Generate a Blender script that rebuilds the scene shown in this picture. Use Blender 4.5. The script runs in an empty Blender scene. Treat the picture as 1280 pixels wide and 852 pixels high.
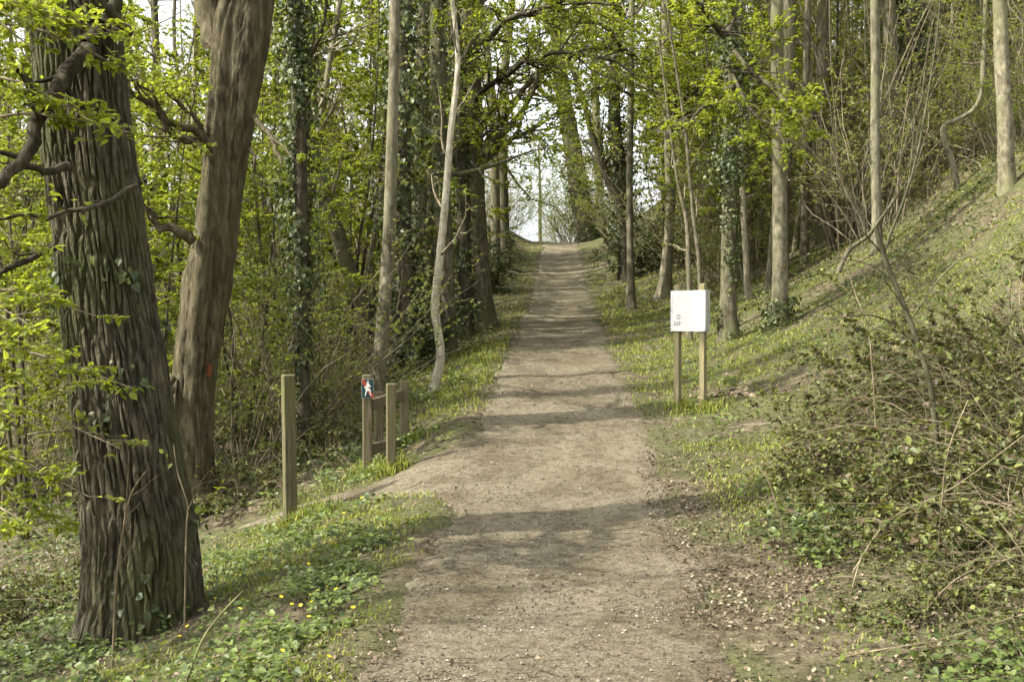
import bpy, math
import numpy as np
from mathutils import Vector

rng = np.random.default_rng(11)
S = bpy.context.scene
COL = S.collection

# ------------------------------------------------------------------ camera, sky, sun, exposure
EYE = 1.6
F_PX = 1422.0                      # focal length in pixels of the 1280-wide photograph
PITCH = math.atan((426 - 397) / F_PX)
cam_d = bpy.data.cameras.new('camera')
cam_d.sensor_width = 36.0
cam_d.lens = F_PX / 1280 * 36.0
cam_d.clip_start, cam_d.clip_end = 0.05, 2000
cam = bpy.data.objects.new('camera', cam_d)
COL.objects.link(cam)
cam.location = (0, 0, EYE)
cam.rotation_euler = (math.radians(90) - PITCH, 0, 0)
S.camera = cam

SUN_EL = math.radians(46)
SUN_FROM = np.array([-0.95, -0.31])            # horizontal direction the sun stands in
SUN_FROM /= np.linalg.norm(SUN_FROM)
world = bpy.data.worlds.new('World')
S.world = world
world.use_nodes = True
wn = world.node_tree.nodes
sky = wn.new('ShaderNodeTexSky')
sky.sky_type = 'NISHITA'
sky.sun_disc = False
sky.sun_elevation = SUN_EL
sky.sun_rotation = math.atan2(SUN_FROM[0], SUN_FROM[1]) % (2 * math.pi)
sky.air_density, sky.dust_density, sky.ozone_density = 1.0, 4.0, 1.0
bg = wn['Background']
bg.inputs['Strength'].default_value = 0.15
veil = wn.new('ShaderNodeHueSaturation')          # thin white cloud veils the whole sky evenly
veil.inputs['Saturation'].default_value = 0.18
veil.inputs['Value'].default_value = 1.65
world.node_tree.links.new(sky.outputs[0], veil.inputs['Color'])
world.node_tree.links.new(veil.outputs[0], bg.inputs['Color'])

sun_d = bpy.data.lights.new('sun', 'SUN')
sun_d.energy = 5.0
sun_d.angle = math.radians(0.6)
sun_d.color = (1.0, 0.95, 0.86)
sun = bpy.data.objects.new('sun', sun_d)
COL.objects.link(sun)
to_sun = Vector((SUN_FROM[0] * math.cos(SUN_EL), SUN_FROM[1] * math.cos(SUN_EL), math.sin(SUN_EL)))
sun.rotation_euler = to_sun.to_track_quat('Z', 'Y').to_euler()

S.view_settings.view_transform = 'Standard'
S.view_settings.look = 'None'
S.view_settings.exposure = 0.95
S.view_settings.gamma = 1.0
S.view_settings.use_curve_mapping = False
S.render.engine = 'CYCLES'
S.cycles.use_denoising = True
S.cycles.max_bounces = 9
S.cycles.diffuse_bounces = 6
S.cycles.transmission_bounces = 6
S.cycles.glossy_bounces = 2
S.cycles.caustics_reflective = False
S.cycles.caustics_refractive = False
S.cycles.use_adaptive_sampling = True
S.cycles.adaptive_threshold = 0.02


# ------------------------------------------------------------------ numeric helpers
def at(u, v, d):
    """world point seen at photograph pixel (u, v) that stands d metres ahead"""
    X, Z = (u - 640) / F_PX, -(v - 426) / F_PX
    y = math.cos(PITCH) + Z * math.sin(PITCH)
    z = -math.sin(PITCH) + Z * math.cos(PITCH)
    k = d / y
    return np.array([X * k, d, EYE + z * k])


def sstep(x, a, b):
    t = np.clip((x - a) / (b - a), 0, 1)
    return t * t * (3 - 2 * t)


def hash3(ix, iy, iz, seed):
    h = (ix.astype(np.int64) * 374761393 + iy.astype(np.int64) * 668265263
         + iz.astype(np.int64) * 2147483647 + seed * 1274126177) & 0xFFFFFFFF
    h = ((h ^ (h >> 13)) * 1274126177) & 0xFFFFFFFF
    h = ((h ^ (h >> 16)) * 2246822519) & 0xFFFFFFFF
    return ((h ^ (h >> 15)) & 0xFFFFFF) / float(0xFFFFFF)


def noise(x, y, z=0.0, seed=0):
    x, y, z = np.broadcast_arrays(np.asarray(x, float), np.asarray(y, float), np.asarray(z, float))
    ix, iy, iz = np.floor(x), np.floor(y), np.floor(z)
    fx, fy, fz = x - ix, y - iy, z - iz
    fx, fy, fz = [f * f * (3 - 2 * f) for f in (fx, fy, fz)]
    r = 0
    for a in (0, 1):
        for b in (0, 1):
            for c in (0, 1):
                w = (fx if a else 1 - fx) * (fy if b else 1 - fy) * (fz if c else 1 - fz)
                r = r + w * hash3(ix + a, iy + b, iz + c, seed)
    return r


def fbm(x, y, z=0.0, seed=0, o=4):
    r, a, t = 0, 1.0, 0
    for i in range(o):
        r = r + a * noise(np.asarray(x) * 2 ** i, np.asarray(y) * 2 ** i, np.asarray(z) * 2 ** i, seed + i)
        t += a
        a *= 0.5
    return r / t


def norm(v):
    return v / np.maximum(np.linalg.norm(v, axis=-1, keepdims=True), 1e-9)


class Geo:
    """collects vertices, quads and triangles, then links them as one mesh object"""

    def __init__(self):
        self.v, self.q, self.t, self.n = [], [], [], 0

    def add(self, v, q=None, t=None):
        v = np.asarray(v, float).reshape(-1, 3)
        if q is not None and len(q):
            self.q.append(np.asarray(q, np.int64).reshape(-1, 4) + self.n)
        if t is not None and len(t):
            self.t.append(np.asarray(t, np.int64).reshape(-1, 3) + self.n)
        self.v.append(v)
        self.n += len(v)

    def mesh(self, name, mat, smooth=True):
        v = np.concatenate(self.v) if self.v else np.zeros((0, 3))
        q = np.concatenate(self.q) if self.q else np.zeros((0, 4), np.int64)
        t = np.concatenate(self.t) if self.t else np.zeros((0, 3), np.int64)
        me = bpy.data.meshes.new(name)
        me.vertices.add(len(v))
        me.vertices.foreach_set('co', v.astype(np.float32).ravel())
        loops = np.concatenate([q.ravel(), t.ravel()]).astype(np.int32)
        me.loops.add(len(loops))
        me.loops.foreach_set('vertex_index', loops)
        me.polygons.add(len(q) + len(t))
        st = np.concatenate([np.arange(len(q)) * 4, len(q) * 4 + np.arange(len(t)) * 3]).astype(np.int32)
        me.polygons.foreach_set('loop_start', st)
        me.update(calc_edges=True)
        me.polygons.foreach_set('use_smooth', np.full(len(me.polygons), smooth))
        me.materials.append(mat)
        return me

    def build(self, name, mat, parent=None, smooth=True, loc=None):
        o = bpy.data.objects.new(name, self.mesh(name, mat, smooth))
        COL.objects.link(o)
        if parent is not None:
            o.parent = parent
        if name in ('branches', 'crown', 'ivy', 'stems', 'low_foliage', 'canes', 'dead_canes', 'twigs'):
            o['kind'] = 'stuff'
        if loc is not None:
            o.location = loc
        return o


def tag(o, label=None, cat=None, group=None, kind=None):
    if label: o['label'] = label
    if cat: o['category'] = cat
    if group: o['group'] = group
    if kind: o['kind'] = kind
    return o


def empty(name, loc, rz=0.0, scale=1.0):
    o = bpy.data.objects.new(name, None)
    COL.objects.link(o)
    o.location = loc
    o.rotation_euler = (0, 0, rz)
    o.scale = (scale,) * 3
    o.empty_display_size = 0.2
    return o


def copy_tree(src, loc, rz, scale, tilt=(0, 0)):
    r = src.copy()
    COL.objects.link(r)
    r.location = loc
    r.rotation_euler = (tilt[0], tilt[1], rz)
    r.scale = (scale,) * 3
    for ch in list(src.children):
        c = ch.copy()
        COL.objects.link(c)
        c.parent = r
    return r


def tubes(g, P, R, ns, cap=False):
    """P (B,k,3) centre lines, R (B,k) radii -> B tubes of ns sides"""
    P = np.asarray(P, float)
    R = np.asarray(R, float)
    if P.ndim == 2:
        P, R = P[None], R[None]
    B, k, _ = P.shape
    T = norm(np.gradient(P, axis=1))
    mean = norm(P[:, -1] - P[:, 0])
    ref = np.where(np.abs(mean[:, 2:3]) > 0.8, np.array([[1.0, 0, 0]]), np.array([[0, 0, 1.0]]))
    ref = np.repeat(ref[:, None], k, 1)
    U = norm(ref - (ref * T).sum(-1, keepdims=True) * T)
    W = np.cross(T, U)
    a = np.arange(ns) / ns * 2 * math.pi
    ring = U[:, :, None] * np.cos(a)[None, None, :, None] + W[:, :, None] * np.sin(a)[None, None, :, None]
    V = P[:, :, None] + ring * R[:, :, None, None]
    idx = np.arange(B * k * ns).reshape(B, k, ns)
    nx = np.roll(idx, -1, 2)
    Q = np.stack([idx[:, :-1], nx[:, :-1], nx[:, 1:], idx[:, 1:]], -1).reshape(-1, 4)
    g.add(V, Q)


def spline(ctrl, n):
    """Catmull-Rom through control rows (any number of columns)"""
    c = np.asarray(ctrl, float)
    c = np.vstack([2 * c[0] - c[1], c, 2 * c[-1] - c[-2]])
    m = len(c) - 3
    t = np.linspace(0, m - 1e-6, n)
    i = t.astype(int)
    f = (t - i)[:, None]
    a, b, d, e = c[i], c[i + 1], c[i + 2], c[i + 3]
    return 0.5 * (2 * b + (d - a) * f + (2 * a - 5 * b + 4 * d - e) * f ** 2 + (3 * b - a - 3 * d + e) * f ** 3)


def sprout(P, R, n, tlo, thi, ang, L, k=6, up=0.05, wob=0.18, ratio=0.45, tip=0.15, bias=None, taper=0.5, angj=0.25, rmin=0.0015, r=None):
    """n child branches from the batch of parent branches P (B,k,3), R (B,k)"""
    r = r or rng
    B, kp, _ = P.shape
    b = r.integers(0, B, n)
    t = r.uniform(tlo, thi, n)
    fi = t * (kp - 1)
    i = np.minimum(fi.astype(int), kp - 2)
    f = (fi - i)[:, None]
    pos = P[b, i] * (1 - f) + P[b, i + 1] * f
    rad = R[b, i] * (1 - f[:, 0]) + R[b, i + 1] * f[:, 0]
    T = norm(P[b, i + 1] - P[b, i])
    rv = norm(r.normal(size=(n, 3)))
    if bias is not None:
        rv = norm(rv + np.asarray(bias))
    pe = norm(rv - (rv * T).sum(-1, keepdims=True) * T)
    A = ang + r.normal(size=n) * angj
    D = norm(T * np.cos(A)[:, None] + pe * np.sin(A)[:, None])
    ln = L * r.uniform(0.55, 1.15, n) * (1 - taper * t)
    pts = [pos]
    for j in range(k - 1):
        D = norm(D + r.normal(size=(n, 3)) * wob + np.array([0, 0, up]))
        pts.append(pts[-1] + D * (ln / (k - 1))[:, None])
    r0 = np.maximum(rad * ratio, rmin)
    RR = r0[:, None] * np.linspace(1, tip, k)[None]
    return np.stack(pts, 1), np.maximum(RR, rmin * 0.6)


LEAF4 = (np.array([[0, 0], [-.36, .45], [0, 1], [.36, .45]]), np.array([[0, 3, 2], [0, 2, 1]]))
LEAF6 = (np.array([[0, 0], [.30, .25], [.27, .62], [0, 1], [-.27, .62], [-.30, .25]]), np.array([[0, 1, 2, 3], [0, 3, 4, 5]]))
HEART = (np.array([[0, .05], [.30, -.10], [.50, .25], [.30, .60], [0, 1], [-.30, .60], [-.50, .25], [-.30, -.10]]),
         np.array([[0, 1, 2, 3], [0, 3, 4, 5], [0, 5, 6, 7]]))
BLADE = (np.array([[-.5, 0], [.5, 0], [.32, .55], [-.32, .55], [0, 1]]), None)


def leaves(g, pos, D, N, size, shape=LEAF4, fold=0.25, wide=1.0, curl=0.12):
    """one small folded leaf per row: base pos, direction D, upper side N"""
    uv, faces = shape
    n = len(pos)
    D = norm(D)
    N = norm(N - (N * D).sum(-1, keepdims=True) * D)
    X = np.cross(D, N)
    m = len(uv)
    s = np.asarray(size).reshape(-1, 1, 1) * np.ones((n, 1, 1))
    x = uv[:, 0][None, :, None] * wide
    y = uv[:, 1][None, :, None]
    V = pos[:, None] + s * (X[:, None] * x + D[:, None] * y + N[:, None] * (np.abs(x) * fold - curl * y * y))
    f = faces[None] + (np.arange(n) * m)[:, None, None]
    if faces.shape[1] == 3:
        g.add(V, t=f)
    else:
        g.add(V, q=f)


def low_twigs(P, zc=7.5, k=.3, r=None):
    r = r or rng
    m = (P[:, 0, 2] < zc) | (r.uniform(size=len(P)) < k)
    return P[m] if m.sum() > 3 else P


def leaf_on(g, P, n, size, shape=LEAF4, tlo=0.15, thi=1.0, upw=1.0, droop=0.1, r=None, **kw):
    """n leaves spread along the twigs P (B,k,3)"""
    r = r or rng
    B, k, _ = P.shape
    b = r.integers(0, B, n)
    t = r.uniform(tlo, thi, n)
    fi = t * (k - 1)
    i = np.minimum(fi.astype(int), k - 2)
    f = (fi - i)[:, None]
    pos = P[b, i] * (1 - f) + P[b, i + 1] * f
    T = norm(P[b, i + 1] - P[b, i])
    D = norm(T * 0.6 + norm(r.normal(size=(n, 3)) * np.array([1, 1, .5])) + np.array([0, 0, -droop]))
    N = norm(r.normal(size=(n, 3)) * 0.55 + np.array([0, 0, upw]))
    leaves(g, pos, D, N, size * r.uniform(0.4, 1.35, n), shape, **kw)


# ------------------------------------------------------------------ materials
def nodes_of(name):
    m = bpy.data.materials.new(name)
    m.use_nodes = True
    nt = m.node_tree
    p = nt.nodes['Principled BSDF']
    return m, nt, p


def ramp(nt, fac, stops):
    r = nt.nodes.new('ShaderNodeValToRGB')
    e = r.color_ramp.elements
    while len(e) < len(stops):
        e.new(0.5)
    for el, (pos, c) in zip(e, stops):
        el.position = pos
        el.color = (*c, 1)
    nt.links.new(fac, r.inputs[0])
    return r.outputs[0]


def coord(nt, scale=(1, 1, 1), kind='Object'):
    tc = nt.nodes.new('ShaderNodeTexCoord')
    mp = nt.nodes.new('ShaderNodeMapping')
    mp.inputs['Scale'].default_value = scale
    nt.links.new(tc.outputs[kind], mp.inputs['Vector'])
    return mp.outputs[0]


def ntex(nt, vec, scale, detail=6, rough=0.6, dist=0.0):
    n = nt.nodes.new('ShaderNodeTexNoise')
    n.inputs['Scale'].default_value = scale
    n.inputs['Detail'].default_value = detail
    n.inputs['Roughness'].default_value = rough
    n.inputs['Distortion'].default_value = dist
    if vec is not None:
        nt.links.new(vec, n.inputs['Vector'])
    return n.outputs[0]


def mix(nt, fac, a, b, mode='MIX'):
    m = nt.nodes.new('ShaderNodeMix')
    m.data_type = 'RGBA'
    m.blend_type = mode
    for sock, val in ((m.inputs[0], fac), (m.inputs[6], a), (m.inputs[7], b)):
        if isinstance(val, (int, float)):
            sock.default_value = val
        elif isinstance(val, tuple):
            sock.default_value = (*val, 1)
        else:
            nt.links.new(val, sock)
    return m.outputs[2]


def bump(nt, p, h, strength, dist):
    b = nt.nodes.new('ShaderNodeBump')
    b.inputs['Strength'].default_value = strength
    b.inputs['Distance'].default_value = dist
    nt.links.new(h, b.inputs['Height'])
    nt.links.new(b.outputs[0], p.inputs['Normal'])


def bark_mat(name, stops, moss=None, moss_cut=0.55, zs=0.18, sc=22, bd=0.02, bs=0.8):
    m, nt, p = nodes_of(name)
    v = coord(nt, (1, 1, zs))
    n1 = ntex(nt, v, sc, 8, 0.7)
    c = ramp(nt, n1, [(.5 + (q - .5) * .5, col) for q, col in stops])
    big = ntex(nt, coord(nt, (1, 1, 0.5)), 1.7, 4)
    blot = ntex(nt, coord(nt, (1, 1, .6)), 5.5, 5, .65)
    c = mix(nt, 1.0, c, ramp(nt, blot, [(.36, (.52, .5, .46)), (.5, (.95, .95, .95)), (.62, (1.0, 1.0, .97)), (.68, (1.35, 1.36, 1.3))]), 'MULTIPLY')
    oi = nt.nodes.new('ShaderNodeObjectInfo')
    hs = nt.nodes.new('ShaderNodeHueSaturation')
    ma = nt.nodes.new('ShaderNodeMapRange')
    ma.inputs['To Min'].default_value = 0.75
    ma.inputs['To Max'].default_value = 1.25
    nt.links.new(oi.outputs['Random'], ma.inputs['Value'])
    nt.links.new(ma.outputs[0], hs.inputs['Value'])
    if moss:
        f = ramp(nt, big, [(moss_cut - 0.08, (0, 0, 0)), (moss_cut + 0.12, (1, 1, 1))])
        c = mix(nt, f, c, moss)
    nt.links.new(c, hs.inputs['Color'])
    nt.links.new(hs.outputs[0], p.inputs['Base Color'])
    p.inputs['Roughness'].default_value = 0.9
    p.inputs['Specular IOR Level'].default_value = 0.15
    fine_ = ntex(nt, coord(nt, (1, 1, .45)), sc * 3.5, 6, .75)
    bump(nt, p, mix(nt, .45, n1, fine_), min(1, bs * 1.4), bd * 2.4)
    return m


def leaf_mat(name, stops, trans, tcol=None, rough=0.5, spec=0.35):
    m, nt, p = nodes_of(name)
    ge = nt.nodes.new('ShaderNodeNewGeometry')
    c = ramp(nt, ge.outputs['Random Per Island'], stops)
    nt.links.new(c, p.inputs['Base Color'])
    p.inputs['Roughness'].default_value = rough
    p.inputs['Specular IOR Level'].default_value = spec
    if trans > 0:
        tr = nt.nodes.new('ShaderNodeBsdfTranslucent')
        c2 = mix(nt, 1.0, c, tcol or (1.5, 1.45, 0.7), 'MULTIPLY')
        nt.links.new(c2, tr.inputs['Color'])
        ms = nt.nodes.new('ShaderNodeMixShader')
        ms.inputs[0].default_value = trans
        nt.links.new(p.outputs[0], ms.inputs[1])
        nt.links.new(tr.outputs[0], ms.inputs[2])
        nt.links.new(ms.outputs[0], nt.nodes['Material Output'].inputs['Surface'])
    return m


M = {}
M['oak_bark'] = bark_mat('oak_bark', [(.25, (.05, .043, .028)), (.5, (.105, .092, .06)), (.75, (.18, .16, .108))], (.085, .09, .038), .52, .2, 26, .012, .7)
M['old_bark'] = bark_mat('old_bark', [(.25, (.05, .041, .023)), (.5, (.115, .097, .055)), (.75, (.20, .175, .108))], (.095, .09, .04), .56, .22, 20, .02, .9)
M['grey_bark'] = bark_mat('grey_bark', [(.2, (.085, .076, .047)), (.5, (.155, .14, .092)), (.8, (.24, .22, .15))], (.17, .17, .085), .58, .25, 20, .012, .6)
M['pale_bark'] = bark_mat('pale_bark', [(.2, (.075, .066, .041)), (.5, (.145, .129, .084)), (.8, (.24, .215, .148))], (.115, .117, .053), .54, .6, 16, .006, .4)
M['sapling_pale'] = bark_mat('sapling_pale', [(.2, (.22, .20, .14)), (.5, (.36, .33, .24)), (.8, (.48, .45, .35))], None, .5, .6, 14, .004, .3)
M['dark_bark'] = bark_mat('dark_bark', [(.2, (.032, .027, .017)), (.5, (.07, .061, .039)), (.8, (.125, .11, .072))], (.10, .10, .045), .6, .25, 22, .015, .8)
M['sapling_bark'] = bark_mat('sapling_bark', [(.2, (.05, .048, .026)), (.5, (.09, .088, .048)), (.8, (.14, .135, .08))], None, .5, .4, 18, .004, .4)
M['twig'] = bark_mat('twig', [(.2, (.11, .09, .055)), (.5, (.19, .16, .105)), (.8, (.27, .235, .16))], None, .5, .4, 12, .003, .3)
M['cane'] = bark_mat('cane', [(.2, (.10, .078, .045)), (.5, (.18, .145, .088)), (.8, (.28, .235, .15))], None, .5, .4, 10, .003, .3)
M['green_cane'] = bark_mat('green_cane', [(.2, (.10, .09, .04)), (.5, (.14, .14, .06)), (.8, (.2, .2, .09))], None, .5, .4, 10, .003, .3)
M['spring_leaf'] = leaf_mat('spring_leaf', [(0, (.13, .165, .023)), (.5, (.195, .24, .034)), (1, (.275, .305, .056))], .58)
M['mid_leaf'] = leaf_mat('mid_leaf', [(0, (.09, .125, .026)), (.5, (.145, .185, .038)), (1, (.21, .24, .058))], .52)
M['olive_leaf'] = leaf_mat('olive_leaf', [(0, (.115, .13, .042)), (.5, (.175, .19, .062)), (1, (.24, .24, .09))], .5)
M['ivy_leaf'] = leaf_mat('ivy_leaf', [(0, (.03, .045, .013)), (.6, (.06, .08, .02)), (1, (.125, .145, .04))], .22, None, .48, .4)
M['herb_leaf'] = leaf_mat('herb_leaf', [(0, (.05, .072, .022)), (.5, (.085, .118, .03)), (.85, (.14, .185, .036)), (1, (.15, .165, .08))], .3, None, .5, .3)
M['bramble_leaf'] = leaf_mat('bramble_leaf', [(0, (.13, .09, .055)), (.2, (.085, .065, .036)), (.3, (.065, .07, .03)), (.6, (.10, .118, .036)), (.85, (.15, .175, .046)), (1, (.22, .235, .065))], .3, None, .5, .3)
M['dead_leaf'] = leaf_mat('dead_leaf', [(0, (.05, .038, .023)), (.4, (.105, .08, .05)), (.8, (.175, .138, .088)), (.97, (.27, .225, .15)), (1, (.38, .33, .24))], .12, (1.2, 1.0, .8), .75, .15)
M['grass'] = leaf_mat('grass_blade', [(0, (.12, .155, .028)), (.5, (.20, .24, .042)), (.85, (.27, .285, .062)), (1, (.36, .32, .14))], .3, None, .5, .25)
M['dry_stem'] = leaf_mat('dry_stem', [(0, (.16, .115, .065)), (.5, (.29, .225, .14)), (1, (.42, .35, .24))], 0, None, .8, .1)


def plain(name, col, rough=0.5, metal=0.0, spec=0.3):
    m, nt, p = nodes_of(name)
    n = ntex(nt, coord(nt), 9, 5)
    c = ramp(nt, n, [(.3, tuple(x * .88 for x in col)), (.7, tuple(min(1, x * 1.06) for x in col))])
    nt.links.new(c, p.inputs['Base Color'])
    p.inputs['Roughness'].default_value = rough
    p.inputs['Metallic'].default_value = metal
    p.inputs['Specular IOR Level'].default_value = spec
    return m


def wood_mat(name, dark, mid, light, green):
    m, nt, p = nodes_of(name)
    n1 = ntex(nt, coord(nt, (1, 1, .06)), 60, 6, .65)
    c = ramp(nt, n1, [(.37, dark), (.5, mid), (.63, light)])
    n2 = ntex(nt, coord(nt, (1, 1, .5)), 4, 4)
    f = ramp(nt, n2, [(.42, (0, 0, 0)), (.62, (.8, .8, .8))])
    c = mix(nt, f, c, green)
    nt.links.new(c, p.inputs['Base Color'])
    p.inputs['Roughness'].default_value = .85
    p.inputs['Specular IOR Level'].default_value = .2
    bump(nt, p, n1, .5, .004)
    return m


M['post_wood'] = wood_mat('post_wood', (.055, .046, .026), (.10, .087, .046), (.155, .135, .075), (.10, .105, .034))
M['barrier_wood'] = wood_mat('barrier_wood', (.06, .047, .029), (.115, .092, .056), (.18, .148, .095), (.105, .095, .042))
M['sign_wood'] = wood_mat('sign_wood', (.13, .108, .058), (.215, .18, .10), (.30, .255, .15), (.20, .185, .085))

# ------------------------------------------------------------------ terrain
_PY = np.array([-40, 0, 5, 7.5, 10, 11.5, 13, 15, 18, 22, 25, 30, 34, 40, 46, 50, 55, 65, 80, 110, 160, 400.])
_PZ = np.array([-2.2, -1.6, -1.6, -1.55, -1.42, -1.26, -1.02, -.78, -.5, -.2, 0.02, .58, 1.1, 2.05, 3.0, 3.36, 3.3, 2.6, 1.2, -1, -2, -3.])


def zpath(y):
    r = 0
    for o, w in ((-1.2, .2), (-.6, .2), (0, .2), (.6, .2), (1.2, .2)):
        r = r + w * np.interp(y + o, _PY, _PZ)
    return r + EYE


def xpath(y):
    return 0.2 + 0.043 * (y - 5) - 0.0009 * np.maximum(y - 44, 0) ** 2 * (y < 70) - 0.6 * (y >= 70)


def edges(y):
    """left and right half widths of the bare path"""
    w = 0.14 * (fbm(y * .9, 3.1, 0, 5) - .5) * 2
    w2 = 0.14 * (fbm(y * .9, 9.7, 0, 8) - .5) * 2
    bulge = 1.05 * np.exp(-((y - 10.3) / .85) ** 2)          # the side track joins here
    left = 0.84 + w + bulge - .004 * np.clip(y - 15, 0, 35)
    right = 0.84 + w2 - .004 * np.clip(y - 15, 0, 35) + .10 * np.exp(-((y - 12.0) / 2.0) ** 2)
    return left, right


def height(x, y, rough=True):
    x, y = np.asarray(x, float), np.asarray(y, float)
    s = x - xpath(y)
    z = zpath(y)
    near = 1 - sstep(y, 24, 40)
    far = sstep(y, 26, 40) * (1 - sstep(y, 52, 66))
    # right bank
    t = np.maximum(s - 1.0 + 0.55 * far, 0)
    t1 = np.minimum(t, 6.3)
    up = 0.12 * t1 ** 1.75 * (1 + .35 * far)
    up = up + .45 * (1 - np.exp(-np.maximum(t - 6.3, 0) / 2.2)) * 2.2 + .07 * np.maximum(t - 6.3, 0)
    # left slope
    q = np.maximum(-s - 0.95, 0)
    down = 1.45 * (1 - np.exp(-(q / 3.4) ** 1.35)) * (.45 + .55 * near)
    bankl = far * .75 * sstep(q, .1, 1.6)
    z = z + up - down + bankl
    # far side walls of the valley, so the wood closes in
    z = z + .045 * np.maximum(np.abs(s) - 16, 0)
    if rough:
        m = sstep(np.abs(s), .7, 2.2)
        z = z + (.03 + .10 * m) * (fbm(x * .8, y * .8, 0, 21) - .5) + .05 * m * (fbm(x * 3.1, y * 3.1, 0, 31) - .5)
        # shallow cross profile and ruts of the path itself
        z = z - .025 * np.exp(-(s / .45) ** 2) + .018 * (fbm(x * 2.2, y * 1.2, 0, 41) - .5) + .028 * (fbm(x * 6, y * 5, 0, 43, 3) - .5)
    return z


def side_track(x, y):
    """1 on the little bare track that leaves the path to the left, between post and barrier"""
    c = 10.35 + .05 * (x + 1) + .10 * (x + 1.2) ** 2 * (x < -1.2)
    return np.exp(-((y - c) / .30) ** 2) * (x < -.4) * (x > -3.0)


def grid(xs, ys):
    X, Y = np.meshgrid(xs, ys)
    n, m = len(ys), len(xs)
    i = np.arange(n * m).reshape(n, m)
    Q = np.stack([i[:-1, :-1], i[:-1, 1:], i[1:, 1:], i[1:, :-1]], -1).reshape(-1, 4)
    return X.ravel(), Y.ravel(), Q


def signed(n, k, ext):
    a = np.linspace(-1, 1, n)
    return np.sinh(a * k) / math.sinh(k) * ext


gx = signed(300, 5.2, 260) + .6
gy = np.concatenate([np.linspace(-40, 3, 24)[:-1], 3 * (60 / 3) ** np.linspace(0, 1, 300), np.linspace(62, 420, 40)])
X, Y, Q = grid(gx, gy)
Z = height(X, Y)
s_ = X - xpath(Y)
le, ri = edges(Y)
inside = np.minimum(s_ + le, ri - s_)                     # > 0 inside the path
Z = Z - .05 * sstep(inside, -.03, .14)
g = Geo()
g.add(np.stack([X, Y, Z], 1), Q)


def ground_mat():
    m, nt, p = nodes_of('woodland_soil')
    v = coord(nt)
    n1 = ntex(nt, v, 9, 9, .7)
    n2 = ntex(nt, v, 1.1, 5, .6)
    n3 = ntex(nt, v, 45, 5, .7)
    soil = ramp(nt, n1, [(.36, (.05, .04, .024)), (.48, (.10, .083, .05)), (.58, (.15, .126, .078)), (.7, (.23, .195, .128))])
    moss = ramp(nt, n3, [(.4, (.045, .052, .02)), (.5, (.085, .095, .034)), (.62, (.125, .128, .05))])
    f = ramp(nt, n2, [(.42, (0, 0, 0)), (.56, (.85, .85, .85))])
    c = mix(nt, f, soil, moss)
    nt.links.new(c, p.inputs['Base Color'])
    p.inputs['Roughness'].default_value = .95
    p.inputs['Specular IOR Level'].default_value = .1
    bump(nt, p, mix(nt, .5, n1, n3), .9, .06)
    return m


def path_mat():
    m, nt, p = nodes_of('trodden_earth')
    v = coord(nt)
    vs = coord(nt, (1, .8, 1))
    n1 = ntex(nt, v, 60, 8, .75)
    n2 = ntex(nt, vs, 1.6, 5, .6, .4)
    n3 = ntex(nt, v, 14, 6, .65)
    c = ramp(nt, n1, [(.34, (.075, .064, .04)), (.47, (.172, .149, .097)), (.58, (.25, .219, .15)), (.70, (.43, .385, .285))])
    d = ramp(nt, n2, [(.38, (.66, .63, .58)), (.58, (1, 1, 1))])
    c = mix(nt, 1.0, c, d, 'MULTIPLY')
    d3 = ramp(nt, n3, [(.40, (.58, .55, .50)), (.54, (1, 1, 1))])
    c = mix(nt, .8, c, d3, 'MULTIPLY')
    nt.links.new(c, p.inputs['Base Color'])
    p.inputs['Roughness'].default_value = .92
    p.inputs['Specular IOR Level'].default_value = .15
    bump(nt, p, mix(nt, .5, n1, n3), 1.0, .045)
    return m


M['ground'] = ground_mat()
M['path'] = path_mat()
ground = g.build('ground', M['ground'])
tag(ground, 'brown woodland floor of soil and moss sloping beside the path', 'ground', kind='structure')

# path: its own sheet, dipping under the verge at both ragged edges
py_ = np.concatenate([np.linspace(-6, 3.2, 20)[:-1], 3.2 * (58 / 3.2) ** np.linspace(0, 1, 300)])
ps = np.linspace(-2.6, 1.35, 80)
PX, PYY, PQ = grid(ps, py_)
le, ri = edges(PYY)
ins = np.minimum(PX + le, ri - PX)
wx = PX + xpath(PYY)
ins = ins + .18 * (fbm(wx * 3.5, PYY * 3.5, 0, 77, 5) - .5) * 2 + .12 * (noise(wx * 11, PYY * 11, 0, 78) - .5)
PZ = height(wx, PYY) - .10 * (1 - sstep(ins, -.16, .05)) - .004
g = Geo()
g.add(np.stack([wx, PYY, PZ], 1), PQ)
tag(g.build('path', M['path']), 'trodden earth footpath climbing straight uphill through the wood', 'path', kind='structure')

# side track sheet
tx = np.linspace(-5.2, -.5, 70)
tw = np.linspace(-.62, .62, 18)
TX, TW, TQ = grid(tx, tw)
TY = 10.35 + .05 * (TX + 1) + .10 * (TX + 1.2) ** 2 * (TX < -1.2) + TW
ins = .20 - np.abs(TW) + .16 * (fbm(TX * 3, TY * 3, 0, 79) - .5) * 2 - .5 * sstep(-TX, 2.0, 3.2)
TZ = height(TX, TY) - .09 * (1 - sstep(ins, -.14, .06)) + .012 - .05 * sstep(TX, -1.0, -.55)
g = Geo()
g.add(np.stack([TX, TY, TZ], 1), TQ)
tag(g.build('side_track', M['path']), 'narrow earth track branching off between lone post and barrier', 'path', kind='structure')


def ground_pt(u, v):
    """where the sight line through photograph pixel (u, v) meets the terrain"""
    a, b = 2.5, 60.0
    ds = np.linspace(a, b, 1200)
    P = np.array([at(u, v, d) for d in ds])
    below = P[:, 2] < height(P[:, 0], P[:, 1])
    i = int(np.argmax(below)) if below.any() else len(ds) - 1
    return P[i]


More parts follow.
